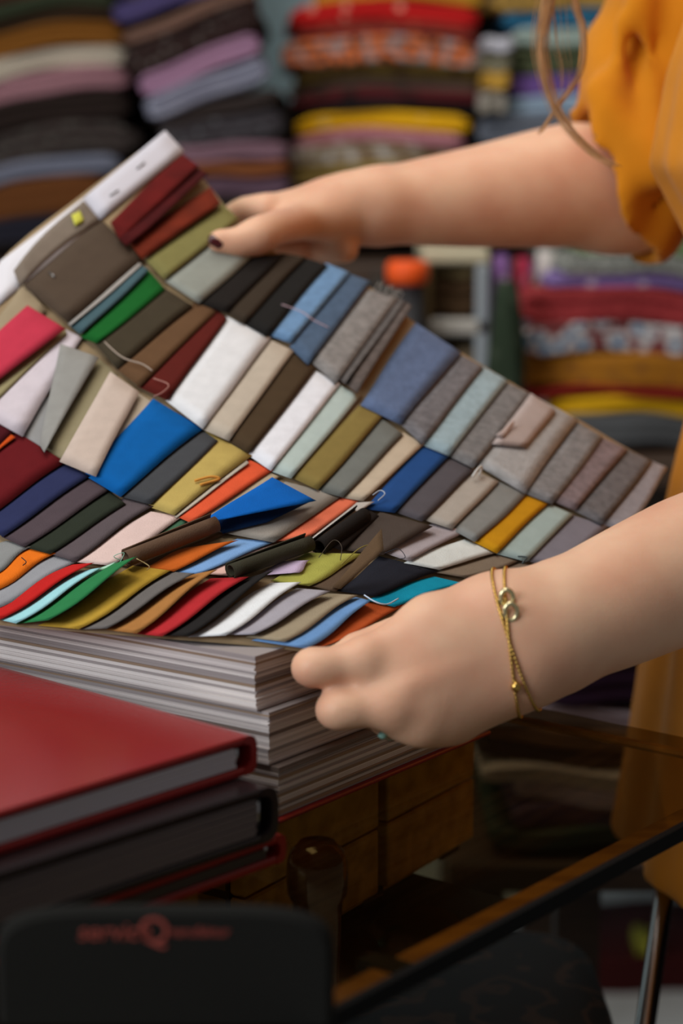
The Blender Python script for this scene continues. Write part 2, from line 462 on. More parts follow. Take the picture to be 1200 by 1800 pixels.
R2 = [
 ((45,505),(119,567),(244,463),(172,391),(84,70,58),'plain'),
 ((118,566),(124,574),(250,466),(243,461),(170,165,160),'plain',(1,4,4,1)),
 ((121,571),(141,589),(262,474),(246,465),(72,98,106),'plain',(1,4,5,2)),
 ((141,593),(170,604),(291,509),(262,476),(22,98,38),'plain',(1,6,3,2)),
 ((166,604),(206,649),(339,538),(292,508),(70,62,48),'plain',(5,2.5,2.5,2)),
 ((206,650),(245,680),(374,553),(343,537),(104,76,52),'plain'),
 ((245,681),(294,704),(394,566),(375,551),(94,30,24),'plain'),
 ((296,708),(357,755),(472,601),(399,565),W,'plain'),
 ((358,756),(403,776),(512,624),(475,606),(196,184,168),'plain'),
 ((403,775),(438,797),(551,653),(512,628),(76,60,42),'plain'),
 ((440,803),(476,828),(593,681),(551,659),(232,234,242),'plain'),
 ((477,829),(512,842),(628,702),(593,684),(186,202,198),'plain'),
 ((515,841),(559,862),(668,739),(630,720),(140,122,68),'plain'),
 ((563,864),(601,874),(703,769),(666,742),(120,124,120),'plain'),
 ((606,876),(638,881),(740,785),(706,768),(204,188,166),'plain'),
 ((647,896),(694,902),(785,806),(741,786),(38,80,142),'plain'),
 ((696,901),(741,917),(827,833),(789,809),(92,88,94),'plain'),
 ((744,914),(795,931),(871,852),(831,834),(182,175,166),'plain'),
 ((796,932),(835,954),(919,875),(873,853),(140,142,140),'plain'),
 ((836,955),(873,973),(958,891),(921,873),(206,148,22),'plain'),
 ((874,974),(926,988),(1002,910),(960,892),(170,190,188),'plain'),
 ((927,987),(990,1000),(1064,930),(1003,912),(134,132,144),'plain'),
]
R3 = [
 ((-60,640),(-5,655),(76,550),(38,507),(160,144,118),'plain'),
 ((-80,655),(-60,712),(116,578),(50,538),(196,56,78),'plain',(2,6,7,3)),
 ((-60,712),(-40,736),(112,592),(106,578),(158,148,110),'plain'),
 ((-60,712),(40,768),(140,600),(112,586),(214,204,212),'plain'),
 ((38,768),(76,795),(112,690),(76,700),(150,150,150),'plain',(.3,.3,.3,.3)),
 ((71,784),(78,796),(174,628),(108,605),(152,151,147),'plain',(3,6,6,4)),
 ((76,794),(112,812),(206,658),(176,632),(152,142,112),'plain',(.6,.8,.8,.6)),
 ((106,812),(168,838),(244,689),(195,654),(204,186,174),'plain',(3,4.5,4,3)),
 ((170,820),(200,830),(270,708),(242,690),(192,178,158),'plain',(.3,.3,.3,.3)),
 ((152,838),(211,873),(351,759),(267,708),(4,96,172),'plain'),
 ((212,873),(264,887),(377,780),(351,762),(72,74,78),'plain'),
 ((264,892),(306,906),(437,806),(356,761),(196,172,98),'plain'),
 ((304,906),(310,910),(438,814),(432,808),(190,180,165),'plain',(1,3,3,1)),
 ((311,908),(336,920),(474,832),(433,813),(226,92,56),'plain'),
 ((330,918),(350,922),(492,838),(472,830),(190,175,150),'plain',(1,1.5,1.5,1)),
 ((389,936),(481,954),(593,877),(500,852),(160,154,146),'plain'),
 ((478,953),(541,946),(624,884),(599,875),(232,120,88),'plain'),
 ((541,947),(558,947),(658,881),(624,883),(196,190,184),'plain',(1,5,4,2)),
 ((556,952),(600,968),(660,912),(636,897),(34,28,26),'plain'),
 ((604,967),(673,975),(761,925),(670,900),(80,70,64),'plain',(1,4,6,2)),
 ((672,972),(719,987),(814,938),(760,924),(178,170,176),'plain'),
 ((714,990),(772,1002),(864,975),(813,951),(218,224,222),'plain'),
 ((764,1007),(818,1017),(903,990),(866,978),(132,118,102),'plain'),
 ((818,1017),(860,1030),(940,1000),(900,990),(126,112,98),'plain'),
]
R4 = [
 ((-110,790),(-70,850),(25,758),(-20,735),(74,16,24),'plain'),
 ((-75,832),(-64,845),(28,769),(14,760),(206,80,24),'plain',(1,3,3,1)),
 ((-90,850),(-28,915),(109,817),(27,766),(102,20,26),'plain'),
 ((-36,915),(5,944),(152,841),(107,820),(44,50,88),'plain'),
 ((6,945),(42,962),(187,864),(152,845),(82,70,76),'plain'),
 ((43,962),(88,974),(214,890),(186,869),(44,50,40),'plain'),
 ((88,974),(131,986),(263,894),(217,880),(94,84,88),'plain'),
 ((128,987),(196,995),(314,913),(263,904),(220,194,188),'plain'),
 ((190,994),(214,990),(332,916),(312,912),(70,110,84),'plain',(1,1,1,1)),
 ((216,996),(262,1002),(420,930),(330,925),(104,76,52),'plain',(.6,.8,.8,.6)),
 ((254,998),(305,1005),(420,949),(330,962),(206,102,34),'plain',(1,4,5,1)),
 ((306,1005),(348,1009),(478,955),(415,950),(126,168,220),'plain'),
 ((347,1008),(398,1012),(540,950),(479,960),(224,184,172),'plain'),
 ((452,1012),(526,1006),(545,985),(500,986),(204,184,214),'plain',(1,4,4,1)),
 ((480,1022),(543,1030),(634,978),(536,976),(178,178,86),'plain'),
 ((542,1030),(590,1040),(640,990),(610,994),(96,78,62),'plain'),
 ((596,1040),(658,1047),(764,1006),(664,982),(34,36,46),'plain'),
 ((648,1055),(692,1066),(812,1028),(760,1016),(14,154,188),'plain'),
]
R5 = [
 ((-60,990),(-10,1010),(48,965),(10,956),(140,142,142),'plain'),
 ((-60,1005),(-10,1040),(92,977),(49,966),(230,116,26),'plain'),
 ((-60,1042),(-8,1070),(129,992),(92,981),(152,154,160),'plain'),
 ((-45,1072),(-4,1090),(166,989),(130,992),(196,34,32),'plain',(1,4,7,2)),
 ((-8,1088),(28,1096),(180,997),(144,1003),(158,214,222),'plain',(1,5,7,2)),
 ((150,1010),(170,1024),(208,985),(186,994),(170,215,190),'plain',(4,4,6,5)),
 ((28,1097),(86,1091),(242,978),(196,992),(44,126,74),'plain',(1,9,17,4)),
 ((68,1100),(138,1106),(300,1003),(236,995),(202,164,62),'plain',(1,3,5,1)),
 ((142,1107),(187,1104),(341,1007),(300,1005),(110,106,104),'plain',(1,5,8,2)),
 ((188,1108),(240,1113),(382,1000),(340,1010),(176,122,66),'plain',(1,5,9,2)),
 ((236,1114),(284,1118),(437,1013),(372,1017),(190,46,52),'plain',(1,4,6,1)),
 ((284,1117),(331,1119),(482,1002),(434,1016),(36,34,34),'plain',(1,5,8,1)),
 ((331,1119),(396,1117),(530,1023),(478,1024),(234,238,242),'plain',(1,4,6,1)),
 ((394,1116),(446,1115),(580,1038),(524,1034),(172,168,178),'plain',(1,5,7,1)),
 ((434,1121),(500,1128),(630,1046),(578,1043),(164,150,126),'plain',(1,5,6,1)),
 ((444,1127),(538,1140),(652,1056),(627,1050),(112,156,210),'plain',(1,5,7,2)),
 ((536,1141),(560,1140),(706,1068),(650,1060),(190,86,40),'plain'),
]
sd = 0
for ri, R in enumerate((R1, R2, R3, R4, R5)):
    for it in R:
        sd += 1
        BL, BR, TR, TL_, c, k = it[:6]
        offs = it[6] if len(it) > 6 else (1.7, 3.3, 2.3, 0.6)
        rnd = random.Random(sd)
        du = np.array(BR, float) - np.array(BL, float); du /= (np.linalg.norm(du) + 1e-6)
        du2 = np.array(TR, float) - np.array(TL_, float); du2 /= (np.linalg.norm(du2) + 1e-6)
        tuck = 5 if len(it) <= 6 else 2
        BLe = tuple(np.array(BL) - du * tuck); TLe = tuple(np.array(TL_) - du2 * tuck)
        if ri > 0 and len(it) <= 6:        # far end tucked under the row behind it
            dv_ = np.array(TR, float) - np.array(BR, float); dv_ /= np.linalg.norm(dv_)
            TR = tuple(np.array(TR) + dv_ * 8); TLe = tuple(np.array(TLe) + dv_ * 8)
        c2 = tuple(min(255, v * (0.97 if max(c) < 215 else 1.0)) for v in c)
        panel('fabric_swatch', [BLe, BR, TR, TLe], offs, fabric(c2, k), page, 4, 10 if ri > 2 else 7, bow=rnd.uniform(-2.2, 2.2) if ri < 4 else rnd.uniform(0, 3), wob=1.6, seed=sd, ess=(0, 0, 0, 1.2, 3.0)[ri])

# loose and curled swatches
panel('fabric_swatch', [(358, 914), (366, 919), (556, 880), (478, 838)], (8, 9, 14, 12), fabric((8, 96, 184)), page, 5, 7, seed=201)
panel('fabric_swatch', [(366, 912), (392, 938), (470, 918), (548, 880)], (3, 3, 4, 6), fabric((14, 44, 86)), page, 4, 6, seed=202)  # underside of the blue flap, its shade painted as dark navy
panel('fabric_swatch', [(584, 1032), (599, 1036), (674, 966), (671, 929)], (4, 4, 30, 34), fabric((92, 72, 52)), page, 3, 6, seed=203)
panel('fabric_swatch', [(884, 770), (870, 765), (905, 738), (902, 748)], (4, 4, 7, 5), fabric((190, 172, 166)), page, 3, 3, seed=204)
def roll(a, c, r, off, mat, turns=1.4, mats2=None):
    """swatch rolled up along its length"""
    pa, pc = S(*a, off), S(*c, off)
    ax = (pc - pa).normalized(); u = ax.cross(Vector((0, 0, 1))).normalized(); w = u.cross(ax)
    rings = []; n = 20
    for k in range(9):
        t = k / 8; ctr = pa.lerp(pc, t); q = []
        for i in range(n + 1):
            an = 2.2 + turns * 2 * math.pi * i / n; rr = r * (1.0 - 0.45 * i / n) * (1 + 0.25 * t * (i < 3))
            q.append(ctr + u * math.cos(an) * rr + w * math.sin(an) * rr - book.location)
        rings.append(q)
    m = MB(); m.loft(rings, 0, True, False, False)
    o = m.build('rolled_swatch', mat, page)
    md = o.modifiers.new('thick', 'SOLIDIFY'); md.thickness = 0.0007
    return o
roll((222, 981), (380, 920), 0.0048, 9, fabric((98, 76, 60)))
roll((405, 1004), (546, 954), 0.0045, 7, fabric((58, 56, 44)))
roll((560, 962), (640, 905), 0.0050, 4, fabric((32, 28, 26)))

def thread(pts, col, r=0.00022):
    q = [S(p[0], p[1], p[2]) - book.location for p in smooth_path(pts, 6)]
    MB().tube(q, r, 5).build('loose_thread', plain('thread', col, 0.9), page)
thread([(180,598,4),(215,628,5),(250,640,5),(268,652,4)], (175,160,145), .0005)
thread([(270,697,4),(285,690,5),(296,676,6),(270,665,4)], (170,120,110), .0004)
thread([(676,972,6),(700,965,9),(712,980,9),(695,985,6),(740,1000,5)], (40,42,50))
thread([(560,980,8),(585,950,12),(600,960,12),(598,985,8)], (70,60,50))
thread([(600,992,6),(630,965,9),(655,955,8)], (150,140,60), .0003)
thread([(640,1046,8),(660,1058,9),(680,1062,8),(700,1052,7)], (200,215,235), .0004)
thread([(212,985,9),(200,978,12),(218,972,12),(210,990,9)], (150,200,180))
thread([(240,982,12),(262,995,10),(258,1002,7)], (190,170,120), .0003)
thread([(342,845,4),(370,838,5),(385,842,4),(352,852,4)], (214,150,60), .0008)
thread([(495,535,4),(530,548,5),(550,562,5),(578,576,4)], (200,170,180), .0003)
thread([(910,978,4),(925,980,6),(918,990,5),(930,985,5)], (60,70,72), .0005)
thread([(655,870,4),(668,862,6),(676,868,6),(664,880,4)], (190,200,210), .0003)
thread([(38,980,5),(46,988,6),(40,994,5)], (60,40,30), .0003)
thread([(830,838,4),(838,826,7),(846,820,6),(843,836,4)], (214,214,210), .0008)
for k in range(16):     # frayed ends of the grey tweed swatch at the far edge
    a = (655 + k * 3, 508 + k * 1.0); rnd = random.Random(k)
    thread([(a[0], a[1] + 3, 2), (a[0] + 4 + rnd.uniform(-3, 4), a[1] - 6, 4), (a[0] + 7 + rnd.uniform(-4, 6), a[1] - 13 + rnd.uniform(-3, 3), 5)], (150, 146, 140), .00022)

# ------------------------------------------------------------------ binders in front
def binder(px, py, z0, z1, ang_pts, Lx, Ly, c_cover, c_page, label, pull=0.0):
    """hard-cover album: spine along local y at x=0, head edge towards the viewer"""
    k = G(px, py, z1)
    a, c = ang_pts
    bx_ = (G(c[0], c[1], z1) - G(a[0], a[1], z1)); bx_.z = 0; bx_.normalize()
    by_ = Vector((bx_.y, -bx_.x, 0))
    if by_.y < 0: by_ = -by_
    root = empty('sample_album', (k.x, k.y, z0))
    tag(root, label, 'album', 'albums lying in front of the sample books')
    Mx = Matrix(((bx_.x, by_.x, 0), (bx_.y, by_.y, 0), (0, 0, 1))).to_4x4()
    H = z1 - z0 - 0.0004; t = 0.0040; r = H / 2
    cov = plain('album_cover', c_cover, 0.2, 0, 0.5, 0.04, 500)
    MB().box(r * 0.8, Lx, 0, Ly, H - t, H, 0, 0.001).build('front_board', cov, root, Mx)
    MB().box(r * 0.8, Lx, 0, Ly, 0, t, 0, 0.001).build('back_board', cov, root, Mx)
    # rounded spine shell
    rings = []; n = 12
    for y in (0, Ly):
        q = []
        for i in range(n + 1):
            an = math.pi / 2 + math.pi * i / n
            sx = 1 if True else 1
            q.append((r * 0.85 + math.copysign(abs(math.cos(an)) ** 0.6, math.cos(an)) * r * 0.85, y, r + math.copysign(abs(math.sin(an)) ** 0.6, math.sin(an)) * r))
        for i in range(n, -1, -1):
            an = math.pi / 2 + math.pi * i / n; ri = r - t
            q.append((r * 0.85 + math.copysign(abs(math.cos(an)) ** 0.6, math.cos(an)) * (r * 0.85 - t), y, r + math.copysign(abs(math.sin(an)) ** 0.6, math.sin(an)) * ri))
        rings.append(q)
    MB().loft(rings, 0, False, True).build('spine', cov, root, Mx)
    m = MB(); nz = max(3, int((H - 2 * t) / 0.0016)); rnd = random.Random(int(px))
    for i in range(nz):
        z = t + 0.0006 + (H - 2 * t - 0.0012) * i / nz
        m.box(0.013 + rnd.uniform(-0.001, 0.001), Lx - 0.006, 0.0012 + rnd.uniform(-0.0004, 0.0004), Ly - 0.003, z, z + (H - 2 * t - 0.0012) / nz * 0.85)
    o = m.build('page_block', plain('album_pages', c_page, 0.55), root, Mx); o['kind'] = 'stuff'
    MB().lathe([(0.0022, 0), (0.0022, H - 2 * t - 0.001)], 12, (0.009, 0.006, t + 0.0005)).build('ring_post', plain('nickel', (180, 180, 185), 0.25, 1.0), root, Mx)
    return root
binder(503, 1462, TZ, 0.7645, ((500, 1462), (140, 1590)), 0.24, 0.20, (140, 22, 20), (60, 48, 44), 'thin red album at the bottom of the pile in front of the sample books')
binder(490, 1376, 0.7645, 0.7915, ((490, 1376), (100, 1500)), 0.24, 0.22, (38, 30, 32), (112, 102, 106), 'thick black album lying between the two red albums')
binder(452, 1287, 0.7915, 0.811, ((452, 1287), (0, 1424)), 0.25, 0.24, (146, 34, 34), (214, 212, 224), 'glossy red album with pale pages lying topmost on the album pile')

# ------------------------------------------------------------------ black case with lettering
def text_mesh(name, body, size, mat, parent, loc, shear=0.0, extr=0.0002):
    cu = bpy.data.curves.new(name, 'FONT'); cu.body = body; cu.size = size; cu.extrude = extr; cu.align_x = 'LEFT'; cu.shear = shear
    o = bpy.data.objects.new(name, cu); COL.objects.link(o)
    dg = bpy.context.evaluated_depsgraph_get()
    me = bpy.data.meshes.new_from_object(o.evaluated_get(dg))
    bpy.data.objects.remove(o)
    me.materials.clear(); me.materials.append(mat)
    r = bpy.data.objects.new(name, me); COL.objects.link(r)
    r.parent = parent; r.location = loc; r.rotation_euler = (math.pi / 2, 0, 0)
    return r
cd = 0.755
cl = P(-12, 1600, cd); cr = P(588, 1600, cd)
case = empty('black_case', ((cl.x + cr.x) / 2, cl.y, TZ))
tag(case, 'black padded case with blurred faded red lettering in the bottom left foreground', 'case')
cw = (cr.x - cl.x) / 2; ch = cl.z - TZ + 0.001
rings = []
for y, ins in ((-0.0, 0.003), (0.002, 0.0008), (0.004, 0.0), (0.02, 0.008), (0.036, 0.018), (0.040, 0.022)):
    q = []
    for an in range(0, 181, 9):
        a = math.radians(an); ex = 0.42
        q.append((math.copysign(abs(math.cos(a)) ** ex, math.cos(a)) * (cw - ins), y, (ch - ins) * (0.55 + 0.45 * abs(math.sin(a)) ** 0.6)))
    q.append((-(cw - ins), y, 0.0)); q.append((cw - ins, y, 0.0))
    rings.append(q)
MB().loft(rings, 0, False, True).build('case_body', plain('black_nylon', (24, 24, 22), 0.9, 0, 0.2, 0.3, 900), case)
M_let = plain('faded_red_print', (150, 66, 56), 0.8)
zb = P(300, 1655, cd).z - TZ
text_mesh('lettering', 'service', 0.0098, M_let, case, (P(135, 1650, cd).x - case.location.x, -0.0003, zb), 0.2)
text_mesh('lettering', 'Q', 0.0150, M_let, case, (P(241, 1660, cd).x - case.location.x, -0.0003, P(300, 1662, cd).z - TZ))
text_mesh('lettering', 'manufaktur', 0.0053, M_let, case, (P(291, 1650, cd).x - case.location.x, -0.0003, P(300, 1648, cd).z - TZ))

# ------------------------------------------------------------------ folded fabrics
def folded_fabric(label, group, x0, x1, z0, z1, y, mat, depth=0.32, arch=0.0, rot=0.0, layers=2, seed=0, bow=0.0, piv=None):
    rnd = random.Random(seed * 13 + 5)
    w = x1 - x0; t = (z1 - z0); n = 14
    prof = [(depth, 0.0), (t * 0.3, 0.0)]
    for l in range(layers):
        h = t / layers
        for a in (-60, -20, 20, 60):
            an = math.radians(a)
            prof.append((h * 0.5 - math.cos(an) * h * 0.55 - rnd.uniform(0, 0.002), l * h + h / 2 + math.sin(an) * h / 2))
    prof += [(t * 0.3, t), (depth, t)]
    rings = []
    ph = rnd.uniform(0, 6)
    for i in range(n + 1):
        s = i / n; e = min(s, 1 - s)
        sh = 1.0 if e > 0.06 else 0.55 + 0.45 * math.sin(e / 0.06 * math.pi / 2)
        xx = -w / 2 + w * s
        za = arch * (1 - (2 * s - 1) ** 2) + 0.0015 * math.sin(9 * s + ph)
        yo = 0.004 * math.sin(7 * s + ph) + bow * (2 * s - 1) ** 2
        rings.append([(xx, p[0] + yo, t / 2 + (p[1] - t / 2) * sh + za) for p in prof])
    o = MB().loft(rings, 0, True, True).build('folded_fabric', mat)
    o.location = ((x0 + x1) / 2, y, z0)
    o.rotation_euler = (0, rot + rnd.uniform(-0.012, 0.012), rnd.uniform(-0.07, 0.07) if rot or arch else 0)
    tag(o, label, 'fabric', group)
    return o

def zat(py, d): return P(600, py, d).z
def stack(d, items, group, rot=0.0, arch=0.0, y0=None):
    """items: x-left px, x-right px, top px, bottom px, material, label, [rot]"""
    for i, it in enumerate(items):
        xl, xr, yt, yb, m, lab = it[:6]
        r = it[6] if len(it) > 6 else rot
        ar = it[7] if len(it) > 7 else arch
        p = P((xl + xr) / 2, (yt + yb) / 2, d)
        w = (xr - xl) / F * d / max(0.85, math.cos(r)); h = (yb - yt) / F * d * 0.985
        folded_fabric(lab, group, p.x - w / 2, p.x + w / 2, p.z - h / 2, p.z + h / 2, p.y + random.uniform(-0.008, 0.008), m, 0.33, ar, r, 3 if yb - yt > 34 else 2, i)
fb = fabric
GA = 'fabrics in the tilted pile at the far left'
stack(2.45, [
 (-70, 215, -12, 12, fb((60, 30, 22)), 'dark brown folded fabric at the very top of the far left pile'),
 (-70, 205, 12, 34, fb((50, 58, 42)), 'dark green folded fabric near the top of the far left pile'),
 (-70, 225, 34, 62, fb((44, 32, 20)), 'blackish brown folded fabric above the ochre one in the far left pile'),
 (-70, 222, 62, 104, fb((120, 76, 26)), 'ochre brown folded fabric above the off-white one at far left'),
 (-70, 226, 104, 142, fb((178, 168, 152)), 'off-white folded fabric in the far left pile'),
 (-70, 228, 142, 184, fb((146, 106, 114)), 'dusty mauve folded fabric under the off-white one at far left'),
 (-70, 232, 184, 236, fb((36, 27, 24)), 'black folded fabric under the dusty mauve one at far left'),
 (-70, 236, 236, 296, printed((56, 48, 46), (84, 84, 78), 96, .1, .4), 'dark speckled folded fabric in the lower far left pile'),
 (-70, 215, 296, 330, fb((108, 112, 128)), 'blue-grey folded fabric above the rust brown one at far left'),
 (-70, 200, 330, 396, fb((98, 58, 28)), 'rust brown folded fabric behind the lifted page at far left'),
 (-70, 210, 396, 440, fb((34, 34, 44)), 'blackish navy folded fabric lowest in the far left pile', -0.05)],
 GA, rot=-0.16, arch=0.012)
GB = 'fabrics in the leaning pile second from the left'
stack(2.40, [
 (205, 395, -22, 14, fb((74, 66, 108)), 'indigo folded fabric on top of the leaning second pile'),
 (220, 452, 14, 38, fb((116, 88, 76)), 'pinkish brown folded fabric near the top of the second pile', -0.36),
 (228, 458, 38, 92, printed((46, 32, 30), (96, 92, 88), 72, .12, .3), 'dark spotted folded fabric above the lilac one in the second pile', -0.38),
 (254, 462, 92, 132, fb((160, 122, 150)), 'lilac pink folded fabric slanting in the second pile', -0.38),
 (264, 478, 132, 176, plain('clear_wrap', (118, 120, 140), 0.25, 0, 0.6), 'grey-blue plastic wrapped fabric below the lilac one', -0.34),
 (280, 490, 176, 206, fb((52, 44, 42)), 'charcoal folded fabric under the plastic wrapped bundle', -0.22),
 (285, 500, 206, 252, printed((58, 54, 58), (98, 100, 104), 80, .1, .35), 'dark grey flecked folded fabric low in the second pile', -0.14),
 (295, 502, 252, 286, fb((122, 94, 106)), 'plum mauve folded fabric, upper of two low in the second pile', -0.05),
 (310, 505, 286, 312, fb((126, 74, 42)), 'copper brown folded fabric between two plum mauve ones', -0.02),
 (330, 505, 312, 346, fb((98, 76, 90)), 'deep plum folded fabric beside the far hand in the second pile', -0.02),
 (330, 510, 346, 420, fb((42, 34, 34)), 'black folded fabric lowest in the second pile behind the far hand', 0.0)],
 GB, rot=-0.3)
GC = 'fabrics in the middle pile behind the far arm'
stack(2.50, [
 (552, 850, -22, 14, printed((176, 132, 40), (120, 80, 30), 64, .1, .3), 'gold patterned folded fabric on top of the middle pile'),
 (512, 840, 14, 50, printed((190, 30, 30), (220, 150, 130), 32, .14, .2), 'bright red folded fabric with pale flowers in the middle pile'),
 (520, 838, 50, 76, printed((128, 46, 38), (150, 84, 60), 64, .1, .3), 'brick red folded fabric under the bright red one'),
 (496, 842, 76, 126, printed((204, 112, 66), (40, 38, 44), 59, .24, .34, (150, 140, 140)), 'orange floral folded fabric with black blossoms'),
 (520, 850, 126, 150, printed((76, 60, 24), (50, 34, 16), 48, .2, .5), 'dark olive folded fabric under the orange floral one'),
 (505, 850, 150, 168, fb((88, 72, 62)), 'taupe folded fabric in the middle of the centre pile'),
 (510, 850, 168, 188, printed((84, 30, 34), (40, 30, 28), 35, .2, .4), 'dark maroon folded fabric under the taupe one'),
 (520, 850, 188, 207, fb((32, 28, 30)), 'black folded fabric lying on the bright yellow one'),
 (520, 826, 207, 240, printed((226, 172, 26), (236, 210, 150), 22, .12, .2), 'bright yellow folded fabric with pale spots in the middle pile'),
 (518, 815, 240, 264, printed((172, 112, 122), (190, 140, 146), 96, .2, .5), 'dusky pink folded fabric under the bright yellow one'),
 (512, 815, 264, 300, printed((150, 136, 116), (186, 182, 180), 48, .2, .35, (110, 80, 50)), 'beige and grey floral folded fabric under the dusky pink one'),
 (510, 815, 300, 332, printed((142, 120, 66), (116, 100, 60), 64, .2, .4), 'olive beige folded fabric just above the far forearm'),
 (510, 840, 332, 420, fb((60, 46, 38)), 'dark brown folded fabric lowest in the middle pile')],
 GC, arch=0.010)
GD = 'fabrics in the upper right pile behind the hair'
stack(2.50, [
 (868, 1115, -20, 16, printed((166, 132, 66), (110, 90, 50), 64, .15, .4), 'gold folded fabric on top of the upper right pile'),
 (888, 1118, 16, 48, printed((42, 100, 134), (70, 140, 170), 64, .15, .35), 'teal blue folded fabric in the upper right pile'),
 (905, 1118, 48, 82, printed((142, 160, 154), (170, 184, 176), 96, .2, .5), 'pale sage folded fabric under the teal blue one'),
 (892, 1118, 82, 130, printed((70, 78, 54), (104, 108, 84), 80, .15, .4), 'moss green patterned folded fabric above the violet one'),
 (898, 1118, 130, 166, fb((118, 88, 158)), 'violet folded fabric above the pale blue one'),
 (892, 1118, 166, 200, fb((152, 174, 196)), 'pale blue folded fabric under the violet one'),
 (842, 1118, 200, 252, fb((104, 110, 122)), 'slate grey folded fabric above the far forearm at right'),
 (842, 1118, 252, 330, fb((72, 70, 74)), 'dark slate folded fabric lying right behind the far forearm'),
 (842, 1118, 330, 420, fb((52, 46, 46)), 'charcoal folded fabric lowest in the upper right pile')],
 GD, rot=-0.03)
GS = 'short cloth ends between the middle and the upper right pile'
for i, (xl, xr, yt, yb, c, lab) in enumerate([
 (848, 902, 66, 92, (190, 190, 200), 'small pale cloth end sticking out beside the sage fabric'),
 (842, 898, 100, 128, (120, 116, 96), 'small khaki cloth end beside the moss green fabric'),
 (846, 896, 128, 158, (190, 148, 62), 'small mustard cloth end beside the violet fabric'),
 (842, 890, 160, 198, (150, 144, 134), 'small cream cloth end beside the pale blue fabric')]):
    stack(2.46, [(xl, xr, yt, yb, fb(c), lab)], GS)
ED = 2.15
GE = 'fabrics in the lower right pile under the far arm'
stack(ED, [
 (1015, 1225, 412, 456, printed((104, 124, 82), (150, 160, 140), 80, .2, .35, (60, 80, 50)), 'green leafy print folded fabric on top of the lower right pile'),
 (990, 1225, 456, 490, printed((140, 142, 136), (90, 92, 90), 112, .2, .4), 'grey flecked folded fabric under the green leafy one'),
 (965, 1225, 490, 516, printed((128, 108, 164), (196, 186, 206), 48, .16, .3), 'purple and white striped folded fabric above the red one'),
 (918, 1225, 516, 574, printed((156, 56, 58), (130, 38, 42), 112, .2, .5), 'brick red folded fabric in the lower right pile'),
 (912, 1225, 574, 630, printed((188, 184, 184), (58, 110, 150), 55, .26, .34, (120, 60, 60)), 'white folded fabric with blue and pale dots in the lower right pile'),
 (912, 1225, 630, 688, printed((164, 108, 32), (140, 92, 40), 59, .2, .4), 'golden brown folded fabric under the dotted one'),
 (930, 1225, 688, 704, fb((122, 30, 22)), 'thin dark red folded fabric above the yellow one at right'),
 (970, 1225, 704, 736, fb((208, 160, 22)), 'sunny yellow folded fabric low in the lower right pile'),
 (980, 1225, 736, 790, fb((86, 88, 90)), 'steel grey folded fabric lowest in the lower right pile')],
 GE, rot=0.02, arch=0.006)

# shelving behind and the display table that carries the lower right pile
M_shelf = wood('dark_shelf', (50, 34, 24), (70, 50, 34), 0.6)
su = empty('shelf_unit', (0, 2.55, 0))
tag(su, 'dark wooden shelf unit carrying the fabric piles against the blue wall', 'shelf')
stz = zat(441, 2.45) - 0.011
MB().box(-0.62, 0.55, -0.18, 0.4, stz - 0.03, stz, 0, 0.003).build('shelf_board', M_shelf, su)
MB().box(-0.65, -0.62, -0.18, 0.4, 0, stz, 0, 0.003).build('side_panel', M_shelf, su)
MB().box(0.55, 0.58, -0.18, 0.4, 0, stz, 0, 0.003).build('side_panel', M_shelf, su)
M_sb = plain('shelf_back', (52, 40, 32), 0.8)
MB().box(-0.62, 0.70, 0.385, 0.4, 0.42, stz + 0.20).build('back_panel', M_sb, su)
MB().box(-0.62, -0.135, 0.36, 0.384, stz, stz + 0.7).build('back_panel', M_sb, su)
MB().box(-0.030, 0.70, 0.36, 0.384, stz, stz + 0.7).build('back_panel', M_sb, su)
dz = zat(790, ED) - 0.002
dt = empty('display_table', (0.30, 2.22, 0))
tag(dt, 'dark low display table carrying the lower right fabric pile', 'table')
MB().box(-0.32, 0.5, -0.16, 0.12, dz - 0.03, dz, 0, 0.003).build('table_top', M_shelf, dt)
for x in (-0.28, 0.46):
    for y in (-0.13, 0.09):
        MB().box(x - 0.02, x + 0.02, y - 0.02, y + 0.02, 0, dz - 0.03).build('leg', M_shelf, dt)

# pale plastic box with brown cloth inside, orange spool, floral bundle (all on the display table, below the far arm)
bd = 2.16
def wpx(xl, xr, d): return (xl - 600) / F * d, (xr - 600) / F * d
x0, x1 = wpx(742, 858, bd); zb0, zb1 = dz, zat(436, bd); yb_ = P(800, 600, bd).y
pb = empty('plastic_box', ((x0 + x1) / 2, yb_, dz))
tag(pb, 'pale grey open-fronted plastic box with dark brown cloth inside', 'box')
hw = (x1 - x0) / 2; hh = zb1 - dz
M_pl = plain('pale_plastic', (176, 172, 164), 0.4)
zf = zat(590, bd) - dz
MB().box(-hw, hw, 0, 0.2, hh - 0.016, hh, 0, 0.003).build('top_panel', plain('cream_plastic', (200, 190, 160), 0.4), pb)
MB().box(-hw, hw, 0, 0.2, zf, zf + 0.018, 0, 0.003).build('shelf_panel', M_pl, pb)
MB().box(hw - 0.014, hw, 0, 0.2, 0, hh - 0.0165, 0, 0.003).build('side_panel', plain('grey_plastic', (150, 158, 164), 0.4), pb)
MB().box(-hw, -hw + 0.010, 0, 0.2, 0, hh - 0.0165, 0, 0.003).build('side_panel', plain('tan_plastic', (120, 100, 60), 0.5), pb)
MB().box(-hw, hw, 0.19, 0.2, 0, hh - 0.0165).build('rear_panel', M_pl, pb)
xi0, xi1 = wpx(752, 842, bd)
folded_fabric('dark brown folded cloth inside the pale plastic box', 'cloths inside the pale plastic box', xi0, xi1, dz + zf + 0.019, dz + zf + 0.060, yb_ + 0.012, fb((70, 52, 34)), 0.15)
folded_fabric('olive brown folded cloth uppermost inside the pale plastic box', 'cloths inside the pale plastic box', xi0, xi1, dz + zf + 0.061, dz + hh - 0.022, yb_ + 0.012, fb((92, 80, 54)), 0.15)
